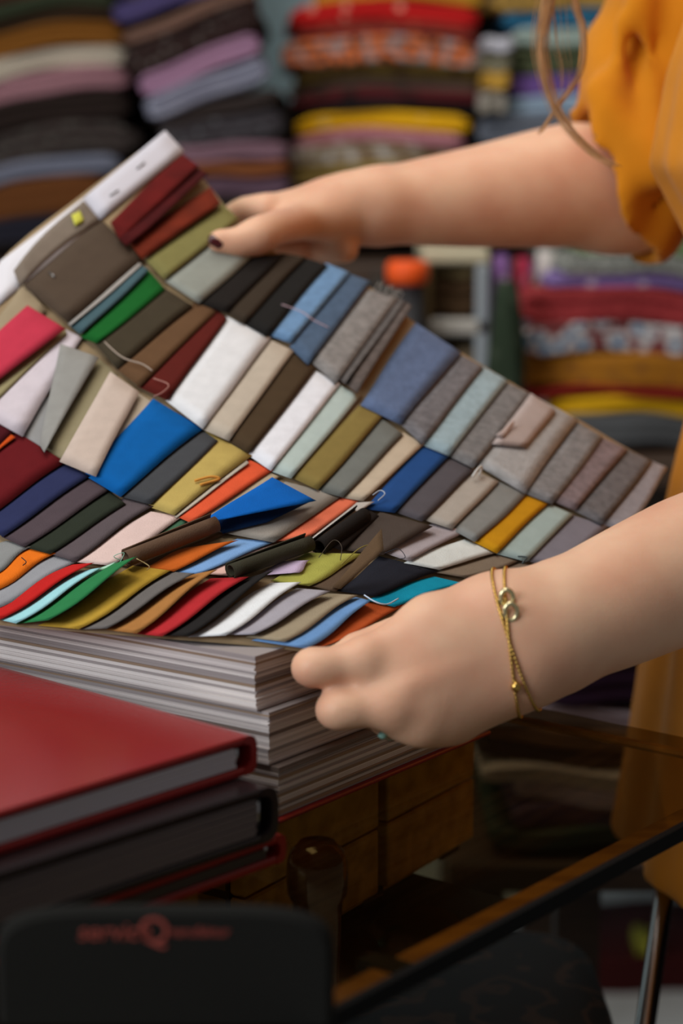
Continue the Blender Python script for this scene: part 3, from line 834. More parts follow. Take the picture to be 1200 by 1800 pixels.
folded_fabric('grey-blue folded cloth under the shelf of the plastic box', 'cloths inside the pale plastic box', xi0, xi1, dz, dz + zf - 0.01, yb_ + 0.012, fb((110, 96, 76)), 0.15)
sp = P(716, 480, 2.12)
spool = empty('thread_spool', (sp.x, sp.y, dz))
tag(spool, 'bright orange thread cone standing beside the pale plastic box', 'spool')
hz = sp.z - dz
MB().lathe([(0.022, 0), (0.022, 0.01), (0.02, 0.012), (0.017, hz - 0.012)], 24).build('cone', plain('spool_dark', (30, 30, 34), 0.6), spool)
MB().lathe([(0.017, hz - 0.0118), (0.0225, hz - 0.008), (0.0225, hz + 0.008), (0.019, hz + 0.013)], 24).build('orange_winding', plain('orange_thread', (255, 92, 12), 0.6, bump=0.3, bscale=500), spool)
def bundle(px, py, r, d, mat, label, sq=(1, 0.7, 1), seed=0):
    c = P(px, py, d); rnd = random.Random(seed)
    rr = r / F * d; h = c.z - dz
    prof = []
    for i in range(9):
        t = i / 8
        prof.append((rr * (0.5 + 0.75 * math.sin(math.pi * (0.15 + 0.8 * t))), t * (h + rr * sq[2])))
    m = MB(); rings = []
    for k, (q, z) in enumerate(prof):
        rings.append([(q * sq[0] * (1 + 0.16 * math.sin(5 * a + k * 0.7 + seed)) * math.cos(a), q * sq[1] * (1 + 0.16 * math.sin(5 * a + k * 0.7 + seed)) * math.sin(a), z) for a in [2 * math.pi * j / 20 for j in range(20)]])
    m.loft(rings, 0, True, True)
    o = m.build('fabric_bundle', mat); o.location = (c.x, c.y, dz)
    tag(o, label, 'fabric', 'gathered cloths standing beside the plastic box')
bundle(880, 466, 18, 2.2, printed((150, 110, 176), (200, 190, 210), 55, .2, .4), 'purple and white gathered cloth beside the plastic box', seed=1)
bundle(918, 470, 18, 2.22, printed((176, 54, 80), (210, 120, 140), 55, .2, .4), 'crimson gathered cloth next to the purple gathered cloth', seed=2)
bundle(958, 462, 22, 2.24, printed((206, 200, 196), (120, 160, 190), 55, .1, .2), 'white gathered cloth leaning by the lower right pile', seed=3)
bundle(890, 520, 26, 2.10, printed((44, 56, 42), (60, 70, 56), 48, .2, .4), 'dark green gathered cloth in front of the purple one', seed=4)
bundle(672, 510, 26, 2.14, printed((40, 44, 44), (70, 60, 50), 48, .2, .4), 'blackish teal gathered cloth left of the orange thread cone', seed=5)

# low bench with dark fabrics behind the glass table
LD = 1.62
GL = 'dark fabrics in the low pile seen through the glass'
bz = zat(1492, LD)
stack(LD, [
 (935, 1215, 1152, 1246, fb((52, 34, 58)), 'dark purple folded fabric on the low pile under the near forearm'),
 (842, 1190, 1246, 1284, fb((150, 140, 152)), 'grey folded fabric seen through the glass below the dark purple one', 0.09),
 (832, 1190, 1284, 1318, fb((110, 80, 60)), 'brown folded fabric seen through the glass', 0.09),
 (840, 1190, 1318, 1352, fb((66, 50, 44)), 'dark brown folded fabric in the middle of the low pile', 0.09),
 (845, 1190, 1352, 1384, fb((165, 156, 154)), 'light grey folded fabric low in the pile seen through glass', 0.09),
 (905, 1190, 1384, 1420, fb((165, 152, 172)), 'greyish lilac folded fabric low in the pile seen through glass', 0.09),
 (900, 1190, 1420, 1456, fb((74, 60, 84)), 'deep violet folded fabric low in the pile seen through glass', 0.05),
 (860, 1190, 1456, 1490, fb((50, 62, 54)), 'bottle green folded fabric lowest in the pile seen through glass', 0.0)], GL)
p0 = P(830, 1490, LD); p1 = P(1215, 1490, LD)
bench = empty('low_bench', ((p0.x + p1.x) / 2, p0.y, 0))
tag(bench, 'dark low wooden bench carrying the fabric pile behind the glass table', 'bench')
bw = (p1.x - p0.x) / 2 + 0.02
MB().box(-bw, bw, -0.01, 0.36, bz - 0.034, bz - 0.009, 0, 0.003).build('bench_top', M_shelf, bench)
for x in (-0.08, 0.0):
    for y in (0.03, 0.32):
        MB().box(x - 0.018, x + 0.018, y - 0.018, y + 0.018, 0, bz - 0.034).build('leg', M_shelf, bench)
# cloths on the floor at lower right
yf = P(1140, 1700, 2.58)
GF = 'cloths on the floor at lower right'
folded_fabric('dull yellow-green folded cloth on the floor pile beside the chrome pole', GF, yf.x - 0.016, yf.x + 0.016, 0.052, 0.074, yf.y, fb((150, 150, 56)), 0.05)
folded_fabric('dark red folded cloth under the yellow-green cloth on the floor', GF, yf.x - 0.09, yf.x + 0.10, 0.0, 0.051, yf.y, fb((66, 24, 24)), 0.2, layers=3)
# pale sheet added to lighten the shaded floor at lower right
f0 = G(1090, 1800, 0)
sh_ = MB().box(-0.16, 0.26, -0.12, 0.16, 0, 0.004, 0, 0.001).build('floor_brightening_sheet', plain('floor_brightening_tone', (220, 224, 224), 0.8, var=0.05))
sh_.location = (f0.x + 0.06, f0.y, 0.0005); sh_.rotation_euler = (0, 0, 0.5)
tag(sh_, 'pale grey sheet added to brighten the shaded floor at lower right', 'sheet')
# chrome stand
s0 = P(1173, 1570, 1.30); s1 = P(1128, 1880, 1.28); dv = (s1 - s0); s1 = s0 + dv * (s0.z / -dv.z)
st = empty('chrome_stand', (s1.x, s1.y, 0))
tag(st, 'slanted chrome pole standing below the tunic hem at lower right', 'stand')
MB().tube([Vector((0, 0, 0.012)), s0 - s1 + Vector((0, 0, 0.02))], 0.0065, 16).build('pole', plain('chrome', (170, 164, 160), 0.22, 1.0), st)
MB().lathe([(0.05, 0), (0.05, 0.006), (0.02, 0.014), (0.008, 0.016)], 24).build('base', plain('chrome_base', (120, 120, 124), 0.3, 1.0), st)

# patterned upholstered stool
q0 = P(770, 1765, 1.28)
stool = empty('upholstered_stool', (q0.x, q0.y + 0.03, 0))
tag(stool, 'stool with dark brown scroll-patterned seat under the glass table edge', 'stool')
M_pat, nt, b, L = new_mat('scroll_brocade')
tcn = nt.nodes.new('ShaderNodeTexCoord')
wv = nt.nodes.new('ShaderNodeTexWave'); wv.wave_type = 'RINGS'; wv.inputs['Scale'].default_value = 16; wv.inputs['Distortion'].default_value = 14; wv.inputs['Detail'].default_value = 2; wv.inputs['Detail Scale'].default_value = 1.2
L.new(tcn.outputs['Object'], wv.inputs['Vector'])
rp = nt.nodes.new('ShaderNodeValToRGB'); rp.color_ramp.elements[0].position = 0.72; rp.color_ramp.elements[0].color = (*lin((18, 14, 11)), 1)
rp.color_ramp.elements[1].position = 0.9; rp.color_ramp.elements[1].color = (*lin((64, 44, 30)), 1)
L.new(wv.outputs['Fac'], rp.inputs['Fac']); L.new(rp.outputs['Color'], b.inputs['Base Color']); b.inputs['Roughness'].default_value = 0.7
rings = []
for z, k in ((0.0, 0.96), (0.01, 1.0), (0.04, 1.0), (0.055, 0.95), (0.062, 0.8), (0.065, 0.4)):
    rings.append([(math.copysign(abs(math.cos(a)) ** 0.5, math.cos(a)) * 0.115 * k, math.copysign(abs(math.sin(a)) ** 0.5, math.sin(a)) * 0.115 * k, q0.z - 0.06 + z) for a in [2 * math.pi * j / 32 for j in range(32)]])
MB().loft(rings, 0, True).build('seat', M_pat, stool)
for x in (-0.09, 0.09):
    for y in (-0.09, 0.09):
        MB().tube([(x * 1.1, y * 1.1, 0), (x, y, q0.z - 0.061)], [0.011, 0.015], 10).build('leg', M_dwood, stool)

#PERSON
# ------------------------------------------------------------------ person
def surface_nets(Fv, xs, ys, zs):
    ins = Fv < 0
    c = np.zeros(tuple(n - 1 for n in Fv.shape), np.int8)
    offs = [(i, j, k) for i in (0, 1) for j in (0, 1) for k in (0, 1)]
    sl = lambda o, n: slice(o, n - 1 + o)
    for o in offs:
        c += ins[sl(o[0], Fv.shape[0]), sl(o[1], Fv.shape[1]), sl(o[2], Fv.shape[2])]
    idx = np.argwhere((c > 0) & (c < 8))
    vid = -np.ones(c.shape, np.int32); vid[tuple(idx.T)] = np.arange(len(idx))
    pos = np.zeros((len(idx), 3)); cnt = np.zeros(len(idx))
    ax = [xs, ys, zs]
    vals = {o: Fv[idx[:, 0] + o[0], idx[:, 1] + o[1], idx[:, 2] + o[2]] for o in offs}
    crd = {o: np.stack([ax[d][idx[:, d] + o[d]] for d in range(3)], -1) for o in offs}
    for a in offs:
        for d in range(3):
            if a[d] == 0:
                e = list(a); e[d] = 1; e = tuple(e)
                va, ve = vals[a], vals[e]
                m = (va < 0) != (ve < 0)
                t = np.where(m, va / np.where(m, va - ve, 1), 0)
                pos += np.where(m[:, None], crd[a] + (crd[e] - crd[a]) * t[:, None], 0); cnt += m
    pos /= cnt[:, None]
    faces = []
    for d in range(3):
        e1_, e2_ = (d + 1) % 3, (d + 2) % 3
        A = np.take(ins, range(0, ins.shape[d] - 1), d); B = np.take(ins, range(1, ins.shape[d]), d)
        w = np.argwhere(A != B)
        w = w[(w[:, e1_] > 0) & (w[:, e2_] > 0) & (w[:, e1_] < ins.shape[e1_] - 1) & (w[:, e2_] < ins.shape[e2_] - 1)]
        q = []
        for da, db in ((0, 0), (1, 0), (1, 1), (0, 1)):
            p = w.copy(); p[:, e1_] -= da; p[:, e2_] -= db
            q.append(vid[tuple(p.T)])
        q = np.stack(q, -1)
        fl = A[tuple(w.T)]
        q[fl] = q[fl][:, ::-1]
        faces.append(q)
    f = np.concatenate(faces); f = f[(f >= 0).all(1)]
    return pos, f[:, ::-1]

def net_object(name, pos, f, mat, parent, smooth_iter=2):
    pos = pos.copy()
    e = np.concatenate([f[:, [0, 1]], f[:, [1, 2]], f[:, [2, 3]], f[:, [3, 0]]])
    e = np.concatenate([e, e[:, ::-1]])
    for it in range(smooth_iter):
        acc = np.zeros_like(pos); n = np.zeros(len(pos))
        np.add.at(acc, e[:, 0], pos[e[:, 1]]); np.add.at(n, e[:, 0], 1)
        pos += 0.5 * (acc / np.maximum(n, 1)[:, None] - pos)
    me = bpy.data.meshes.new(name)
    me.vertices.add(len(pos)); me.vertices.foreach_set('co', pos.astype(np.float32).ravel())
    me.loops.add(f.size); me.loops.foreach_set('vertex_index', f.astype(np.int32).ravel())
    me.polygons.add(len(f)); me.polygons.foreach_set('loop_start', np.arange(0, f.size, 4, dtype=np.int32))
    me.polygons.foreach_set('loop_total', np.full(len(f), 4, np.int32))
    me.polygons.foreach_set('use_smooth', np.ones(len(f), bool))
    me.update(calc_edges=True); me.validate()
    me.materials.append(mat)
    o = bpy.data.objects.new(name, me); COL.objects.link(o)
    if parent is not None: o.parent = parent; o.location = -parent.location
    return o

class Field:
    def __init__(s, xs, ys, zs):
        s.ax = [np.array(a, np.float32) for a in (xs, ys, zs)]
        s.F = np.full(tuple(len(a) for a in s.ax), 0.05, np.float32)
    def _box(s, lo, hi):
        r = []
        for d in range(3):
            a = np.searchsorted(s.ax[d], lo[d]); b = np.searchsorted(s.ax[d], hi[d])
            r.append(slice(max(0, a - 1), min(len(s.ax[d]), b + 1)))
        return tuple(r)
    def cone(s, a, b, ra, rb, k=0.01, sub=False):
        a = np.array(a, float); b = np.array(b, float)
        m = max(ra, rb) + max(k, 0.004) + 0.012
        bx = s._box(np.minimum(a, b) - m, np.maximum(a, b) + m)
        X, Y, Z = np.meshgrid(s.ax[0][bx[0]], s.ax[1][bx[1]], s.ax[2][bx[2]], indexing='ij')
        if X.size == 0: return
        ba = b - a; L2 = max(float(ba @ ba), 1e-9)
        t = np.clip(((X - a[0]) * ba[0] + (Y - a[1]) * ba[1] + (Z - a[2]) * ba[2]) / L2, 0, 1)
        d = np.sqrt((X - a[0] - t * ba[0]) ** 2 + (Y - a[1] - t * ba[1]) ** 2 + (Z - a[2] - t * ba[2]) ** 2) - (ra + (rb - ra) * t)
        s._mix(bx, d, k, sub)
    def ell(s, c, r, k=0.01, R=None, sub=False):
        c = np.array(c, float); r = np.array(r, float)
        m = r.max() + k + 0.012
        bx = s._box(c - m, c + m)
        X, Y, Z = np.meshgrid(s.ax[0][bx[0]] - c[0], s.ax[1][bx[1]] - c[1], s.ax[2][bx[2]] - c[2], indexing='ij')
        if X.size == 0: return
        if R is not None:
            X, Y, Z = (R[0][0] * X + R[0][1] * Y + R[0][2] * Z, R[1][0] * X + R[1][1] * Y + R[1][2] * Z, R[2][0] * X + R[2][1] * Y + R[2][2] * Z)
        k0 = np.sqrt((X / r[0]) ** 2 + (Y / r[1]) ** 2 + (Z / r[2]) ** 2)
        k1 = np.sqrt((X / r[0] ** 2) ** 2 + (Y / r[1] ** 2) ** 2 + (Z / r[2] ** 2) ** 2) + 1e-9
        s._mix(bx, k0 * (k0 - 1) / k1, k, sub)
    def _mix(s, bx, d, k, sub):
        g = s.F[bx]
        if sub:
            d = -d
            h = np.maximum(k - np.abs(g - d), 0) / k if k > 0 else 0
            s.F[bx] = np.maximum(g, d) + h * h * k * 0.25
        else:
            h = np.maximum(k - np.abs(g - d), 0) / k if k > 0 else 0
            s.F[bx] = np.minimum(g, d) - h * h * k * 0.25
    def chain(s, pts, k=0.01):
        """smooth tapered limb: dense spline of cones (hard union), then blended into the field"""
        q = smooth_path([(*p, r) for p, r in pts], 14) if len(pts) > 2 else [np.array((*p, r)) for p, r in pts]
        q = np.array(q); m = q[:, 3].max() + k + 0.012
        bx = s._box(q[:, :3].min(0) - m, q[:, :3].max(0) + m)
        ax = [s.ax[d][bx[d]] for d in range(3)]
        if min(len(a) for a in ax) == 0: return
        T = np.full(tuple(len(a) for a in ax), 0.05, np.float32)
        sub = Field.__new__(Field); sub.ax = ax; sub.F = T
        for a, b in zip(q, q[1:]): sub.cone(a[:3], b[:3], a[3], b[3], 0.0)
        s._mix(bx, sub.F, k, False)

def gridline(segs):
    out = []
    for a, b, h in segs:
        out += list(np.arange(a, b, h))
    return np.unique(np.round(np.array(out), 6))

# joints (her left arm is the near one)
LS = Vector((0.335, 1.125, 1.305)); LE = Vector((0.315, 1.045, 0.965))
RS = Vector((0.325, 1.475, 1.305)); RE = P(1140, 312, 1.465)
hipc = Vector((0.325, 1.30, 0.84))
fld = Field(gridline([(-0.12, 0.165, 0.0019), (0.165, 0.50, 0.006)]),
            gridline([(0.896, 1.10, 0.0019), (1.10, 1.30, 0.005), (1.30, 1.50, 0.0021), (1.50, 1.62, 0.006)]),
            gridline([(0.50, 0.745, 0.012), (0.745, 0.93, 0.0019), (0.93, 0.985, 0.004), (0.985, 1.12, 0.0021), (1.12, 1.74, 0.006)]))
# torso, neck, head
fld.ell((0.325, 1.30, 1.13), (0.085, 0.145, 0.22), 0.04)
fld.ell((0.335, 1.30, 0.88), (0.080, 0.130, 0.12), 0.04)
fld.cone((0.33, 1.17, 1.30), (0.33, 1.43, 1.30), 0.055, 0.055, 0.05)
fld.cone((0.32, 1.30, 1.32), (0.285, 1.30, 1.45), 0.058, 0.050, 0.03)
HR = Matrix.Rotation(math.radians(-22), 3, 'Y')
hc = Vector((0.245, 1.30, 1.545))
def hp(x, y, z): return hc + HR @ Vector((x, y, z))
RI = np.array(HR.inverted())
fld.ell(hp(0.012, 0, 0.02), (0.098, 0.076, 0.105), 0.02, RI)
fld.ell(hp(-0.03, 0, -0.055), (0.055, 0.056, 0.062), 0.03, RI)
fld.cone(hp(-0.088, 0, 0.005), hp(-0.108, 0, -0.028), 0.006, 0.011, 0.012)
fld.cone(hp(-0.072, -0.018, -0.066), hp(-0.072, 0.018, -0.066), 0.010, 0.010, 0.008)
for s_ in (-1, 1):
    fld.ell(hp(-0.078, s_ * 0.032, 0.008), (0.012, 0.014, 0.009), 0.008, RI)
    fld.ell(hp(0.012, s_ * 0.076, -0.01), (0.016, 0.008, 0.030), 0.006, RI)
# legs (upper part; the trousers go on to the floor)
for s_ in (-1, 1):
    fld.cone((0.335, 1.30 + s_ * 0.072, 0.80), (0.34, 1.30 + s_ * 0.078, 0.60), 0.068, 0.055, 0.03)
# near (left) arm
fld.chain([(LS, 0.052), (LS.lerp(LE, 0.5), 0.046), (LE, 0.043), (P(1400, 918, 1.058), 0.0425), (P(1200, 1003, 1.035), 0.0375), (P(1060, 1066, 1.012), 0.0335), (P(955, 1111, 0.995), 0.0290)], 0.02)
fld.cone(P(960, 1082, 1.00), P(885, 1085, 0.990), 0.0215, 0.0185, 0.016)      # wrist, thumb side
fld.cone(P(965, 1150, 0.998), P(905, 1180, 0.988), 0.0190, 0.0170, 0.016)     # wrist, little-finger side
fld.cone(P(890, 1082, .990), P(760, 1104, .982), 0.0178, 0.0145, 0.014)       # back of the hand
fld.cone(P(760, 1104, .982), P(644, 1160, .972), 0.0145, 0.0108, 0.012)
fld.cone(P(895, 1118, .986), P(686, 1236, .968), 0.0165, 0.0110, 0.016)
fld.cone(P(903, 1155, .986), P(741, 1268, .975), 0.0160, 0.0102, 0.016)
fld.cone(P(908, 1182, .988), P(803, 1264, .986), 0.0150, 0.0098, 0.016)
fld.cone(P(850, 1100, .990), P(740, 1190, .984), 0.0155, 0.0150, 0.02)
fld.cone(P(800, 1130, .980), P(706, 1182, .9755), 0.0130, 0.0104, 0.012)      # flesh between the hand bones
fld.cone(P(830, 1165, .983), P(716, 1248, .9745), 0.0130, 0.0106, 0.014)
fld.cone(P(850, 1195, .986), P(772, 1262, .981), 0.0125, 0.0104, 0.014)
# fingers closed round the page corner
fld.chain([(P(642, 1160, .972), .0104), (P(600, 1168, .969), .0097), (P(556, 1174, .967), .0093), (P(543, 1174, .974), .0090)], 0.006)
fld.chain([(P(550, 1172, .969), .0090), (P(574, 1166, .992), .0080), (P(612, 1160, .998), .0070)], 0.004)
fld.chain([(P(685, 1238, .968), .0106), (P(645, 1244, .966), .0099), (P(600, 1248, .964), .0094), (P(586, 1248, .971), .0091)], 0.006)
fld.chain([(P(594, 1246, .966), .0092), (P(618, 1240, .990), .0082), (P(660, 1228, .996), .0072)], 0.004)
fld.chain([(P(741, 1269, .975), .0104), (P(690, 1266, .984), .0088), (P(676, 1262, .992), .0086), (P(700, 1250, 1.008), .0076), (P(735, 1240, 1.008), .0068)], 0.005)
fld.chain([(P(803, 1264, .987), .0098), (P(752, 1258, 1.000), .0080), (P(760, 1245, 1.013), .0072), (P(790, 1232, 1.015), .0064)], 0.005)
# thumb lies on top of the page behind the back of the hand
fld.chain([(P(862, 1080, .997), .0150), (P(770, 1096, 1.006), .0120), (P(690, 1120, 1.010), .0100), (P(632, 1140, 1.002), .0085)], 0.012)
# knuckle bumps and tendons
for p_, r_ in ((P(640, 1160, .9685), .0062), (P(688, 1240, .9645), .0062), (P(741, 1270, .972), .0058)):
    fld.ell(p_, (r_, r_, r_), 0.010)
fld.cone(P(720, 1205, .9605), P(880, 1140, .9725), 0.0022, 0.0018, 0.008)
fld.cone(P(758, 1255, .9675), P(805, 1190, .9685), 0.0020, 0.0016, 0.008)
# far (right) arm
fld.chain([(RS, 0.052), (RS.lerp(RE, 0.5), 0.047), (RE, 0.047), (P(1000, 326, 1.445), 0.0445), (P(850, 345, 1.425), 0.0365), (P(740, 356, 1.410), 0.0305), (P(655, 363, 1.396), 0.0252)], 0.02)
fld.cone(P(660, 352, 1.394), P(585, 358, 1.385), 0.0190, 0.0160, 0.016)
fld.cone(P(655, 380, 1.405), P(605, 386, 1.402), 0.0180, 0.0145, 0.014)
fld.cone(P(600, 360, 1.385), P(468, 370, 1.366), 0.0165, 0.0108, 0.014)
fld.cone(P(600, 365, 1.395), P(462, 372, 1.388), 0.0165, 0.0112, 0.014)
fld.cone(P(605, 378, 1.405), P(478, 386, 1.405), 0.0160, 0.0105, 0.014)
fld.cone(P(610, 384, 1.415), P(505, 392, 1.418), 0.0140, 0.0098, 0.012)
fld.ell(P(545, 386, 1.375), (0.022, 0.014, 0.010), 0.014)
# thumb on the page
dth = lambda x, y, o: D(x, y) - o
fld.chain([(P(590, 378, 1.380), .0150), (P(525, 390, 1.356), .0128), (P(474, 404, dth(474, 404, .016)), .0112), (P(430, 424, dth(430, 424, .0125)), .0102), (P(386, 424, dth(386, 424, .010)), .0078)], 0.010)
fld.ell(P(452, 416, dth(452, 416, .016)), (.011, .010, .0095), .01)
# fingers behind the page
fld.chain([(P(468, 370, 1.366), .0108), (P(428, 370, 1.369), .0092), (P(392, 392, 1.372), .0078), (P(372, 410, 1.372), .0070)], 0.005)
fld.chain([(P(462, 372, 1.388), .0112), (P(420, 382, 1.396), .0094), (P(388, 408, 1.394), .0080), (P(372, 425, 1.390), .0070)], 0.005)
fld.chain([(P(478, 386, 1.405), .0105), (P(450, 420, 1.412), .0090), (P(490, 440, 1.408), .0078), (P(530, 442, 1.402), .0070)], 0.005)
fld.chain([(P(505, 402, 1.418), .0098), (P(520, 432, 1.418), .0088), (P(570, 438, 1.404), .0098), (P(604, 436, 1.388), .0108)], 0.004)

M_skin, nt, b, L = new_mat('skin')
tcn = nt.nodes.new('ShaderNodeTexCoord')
nz = nt.nodes.new('ShaderNodeTexNoise'); nz.inputs['Scale'].default_value = 22; nz.inputs['Detail'].default_value = 4
L.new(tcn.outputs['Object'], nz.inputs['Vector'])
rp = nt.nodes.new('ShaderNodeValToRGB')
rp.color_ramp.elements[0].position = 0.35; rp.color_ramp.elements[0].color = (*lin((222, 166, 136)), 1)
rp.color_ramp.elements[1].position = 0.70; rp.color_ramp.elements[1].color = (*lin((236, 194, 162)), 1)
L.new(nz.outputs['Fac'], rp.inputs['Fac']); L.new(rp.outputs['Color'], b.inputs['Base Color'])
b.inputs['Roughness'].default_value = 0.48
b.inputs['Subsurface Weight'].default_value = 0.25
b.inputs['Subsurface Radius'].default_value = (0.012, 0.004, 0.002)
b.inputs['Subsurface Scale'].default_value = 0.6
b.inputs['Specular IOR Level'].default_value = 0.35
nz2 = nt.nodes.new('ShaderNodeTexNoise'); nz2.inputs['Scale'].default_value = 700
L.new(tcn.outputs['Object'], nz2.inputs['Vector'])
bp = nt.nodes.new('ShaderNodeBump'); bp.inputs['Strength'].default_value = 0.12; bp.inputs['Distance'].default_value = 0.001
L.new(nz2.outputs['Fac'], bp.inputs['Height']); L.new(bp.outputs['Normal'], b.inputs['Normal'])

person = empty('person', (0.325, 1.30, 0))
tag(person, 'person in a mustard yellow tunic leaning over the table and lifting the swatch page', 'person')
pos, fc = surface_nets(fld.F, *fld.ax)
body = net_object('body', pos, fc, M_skin, person, 2)
from mathutils.bvhtree import BVHTree
skin_tree = BVHTree.FromPolygons([Vector(v) + body.location + person.location for v in np.array([v.co[:] for v in body.data.vertices])], [tuple(int(i) for i in q) for q in fc])
del fld

# tunic
sf = Field(gridline([(0.08, 0.62, 0.0042)]), gridline([(0.92, 1.66, 0.0046)]), gridline([(0.58, 1.42, 0.0046)]))
X, Y, Z = np.meshgrid(*sf.ax, indexing='ij')
zk = [0.55, 0.61, 0.73, 0.87, 0.93, 0.98, 1.02, 1.07, 1.13, 1.20, 1.28, 1.36]
fx = [0.188, 0.190, 0.206, 0.228, 0.238, 0.244, 0.230, 0.202, 0.212, 0.235, 0.255, 0.27]
bk = [0.47, 0.47, 0.46, 0.445, 0.435, 0.43, 0.43, 0.43, 0.43, 0.43, 0.42, 0.40]
wy = [0.195, 0.195, 0.185, 0.17, 0.16, 0.158, 0.16, 0.165, 0.17, 0.175, 0.16, 0.10]
zc_ = np.clip(sf.ax[2], 0.55, 1.36)
fxz = np.interp(zc_, zk, fx); bkz = np.interp(zc_, zk, bk); wyz = np.interp(zc_, zk, wy)
ca = (fxz + bkz) / 2; ha = (bkz - fxz) / 2
yc = 1.305
u_ = (X - ca) / ha; v_ = (Y - yc) / wyz
rr = np.sqrt(u_ ** 2 + v_ ** 2)
an = np.arctan2(v_, u_)
fold = 0.0034 * np.sin(an * 11 + 4 * np.sin(Z * 7)) * np.clip((1.25 - Z) / 0.4, 0.2, 1) + 0.0016 * np.sin(an * 23 + Z * 9)
Tt = (rr - 1) * np.minimum(ha, wyz) + fold
Tt = np.maximum(Tt, 0.612 + 0.05 * np.clip((1.28 - Y) * -1, -0.0, 0.0) - Z + 0.02 * np.clip(np.abs(u_) - 0.55, 0, 1) - 0.01)
Tt = np.maximum(Tt, Z - 1.37)
sf.F = np.minimum(Tt, 0.05).astype(np.float32)
SR = [(RS, 0.080), (P(1218, 40, 1.455), 0.067), (P(1172, 180, 1.462), 0.0655), (P(1135, 290, 1.464), 0.0660), (P(1050, 330, 1.455), 0.0640)]
SLp = [(LS, 0.078), (LS.lerp(LE, 0.5), 0.070), (LS.lerp(LE, 0.92), 0.068)]
sl = Field(*sf.ax)
sl.chain(SR, 0.001)
sl.chain(SLp, 0.001)
for a_, b_, r_ in ((P(1090, 40, 1.402), P(1098, 330, 1.398), 0.007), (P(1128, -20, 1.400), P(1160, 320, 1.394), 0.008), (P(1050, 160, 1.408), P(1120, 250, 1.398), 0.006)):
    sl.cone(a_, b_, r_, r_ * 0.8, 0.014)
# gathers along the sleeve, then the slanted cuff openings
sl.F += (0.0034 * np.sin(Z * 70 + X * 75 + 1.6 * np.sin(Y * 30 + X * 20)) + 0.0024 * np.sin(X * 130 - Z * 50 + Y * 25 + 1.5)).astype(np.float32)
ca_ = P(1020, 213, 1.455); cb_ = P(1112, 412, 1.455)
cn_ = Vector(((cb_ - ca_).z, 0, -(cb_ - ca_).x)).normalized()     # in the x-z plane
if cn_.x > 0: cn_ = -cn_
pl = (X - ca_.x) * cn_.x + (Y - ca_.y) * cn_.y + (Z - ca_.z) * cn_.z
pl = pl + 0.006 * np.sin(Y * 70) + 0.003 * np.sin(Z * 120)
far = Y > 1.30
sl.F = np.where(far, np.maximum(sl.F, pl), np.maximum(sl.F, (LS.lerp(LE, 0.80).z - Z)))
h = np.maximum(0.008 - np.abs(sf.F - sl.F), 0) / 0.008
sf.F = (np.minimum(sf.F, sl.F) - h * h * 0.008 * 0.25).astype(np.float32)
# hollow: arm holes, neck hole, open hem
for a, c, ra, rc in ((RE, P(960, 330, 1.44), 0.0525, 0.0525), (P(1190, 130, 1.460), RE, 0.050, 0.0525), (LS.lerp(LE, 0.5), LE + (LE - LS) * 0.2, 0.050, 0.053)):
    sf.cone(a, c, ra, rc, 0.002, True)
sf.cone((0.315, 1.30, 1.33), (0.28, 1.30, 1.45), 0.075, 0.085, 0.004, True)
hol = (rr - 1) * np.minimum(ha, wyz) + 0.017
hol = np.maximum(hol, Z - 0.80)
sf.F = np.maximum(sf.F, -hol).astype(np.float32)
pos, fc = surface_nets(sf.F, *sf.ax)
del sf, sl, X, Y, Z, u_, v_, rr, an, fold, Tt, pl, hol, h
M_shirt = plain('mustard_linen', (208, 130, 14), 0.85, 0, 0.2, 0.25, 700, 0.07, 26, 0.1)
tun = net_object('tunic', pos, fc, M_shirt, person, 3)
tun['label'] = 'mustard yellow linen tunic with short gathered sleeves'

# trousers and shoes
tf = Field(gridline([(0.20, 0.48, 0.007)]), gridline([(1.10, 1.50, 0.007)]), gridline([(0.03, 0.90, 0.012)]))
for s_ in (-1, 1):
    tf.cone((0.335, 1.30 + s_ * 0.072, 0.76), (0.345, 1.30 + s_ * 0.080, 0.45), 0.078, 0.064, 0.03)
    tf.cone((0.345, 1.30 + s_ * 0.088, 0.45), (0.355, 1.30 + s_ * 0.090, 0.08), 0.066, 0.056, 0.03)
pos, fc = surface_nets(tf.F, *tf.ax)
net_object('trousers', pos, fc, plain('dark_trousers', (44, 34, 36), 0.9), person, 1)
for s_ in (-1, 1):
    rings = []
    for z, k in ((0.0, 1.0), (0.015, 1.02), (0.035, 0.95), (0.06, 0.7), (0.085, 0.45)):
        rings.append([(0.02 + math.cos(a) * 0.115 * k * (1 if z < 0.05 else 0.75) - 0.02, s_ * 0.09 + math.sin(a) * 0.042 * (0.7 + 0.3 * k), z) for a in [2 * math.pi * j / 20 for j in range(20)]])
    MB().loft(rings, 0, True).build('shoe', plain('shoe_leather', (36, 28, 24), 0.5), person)

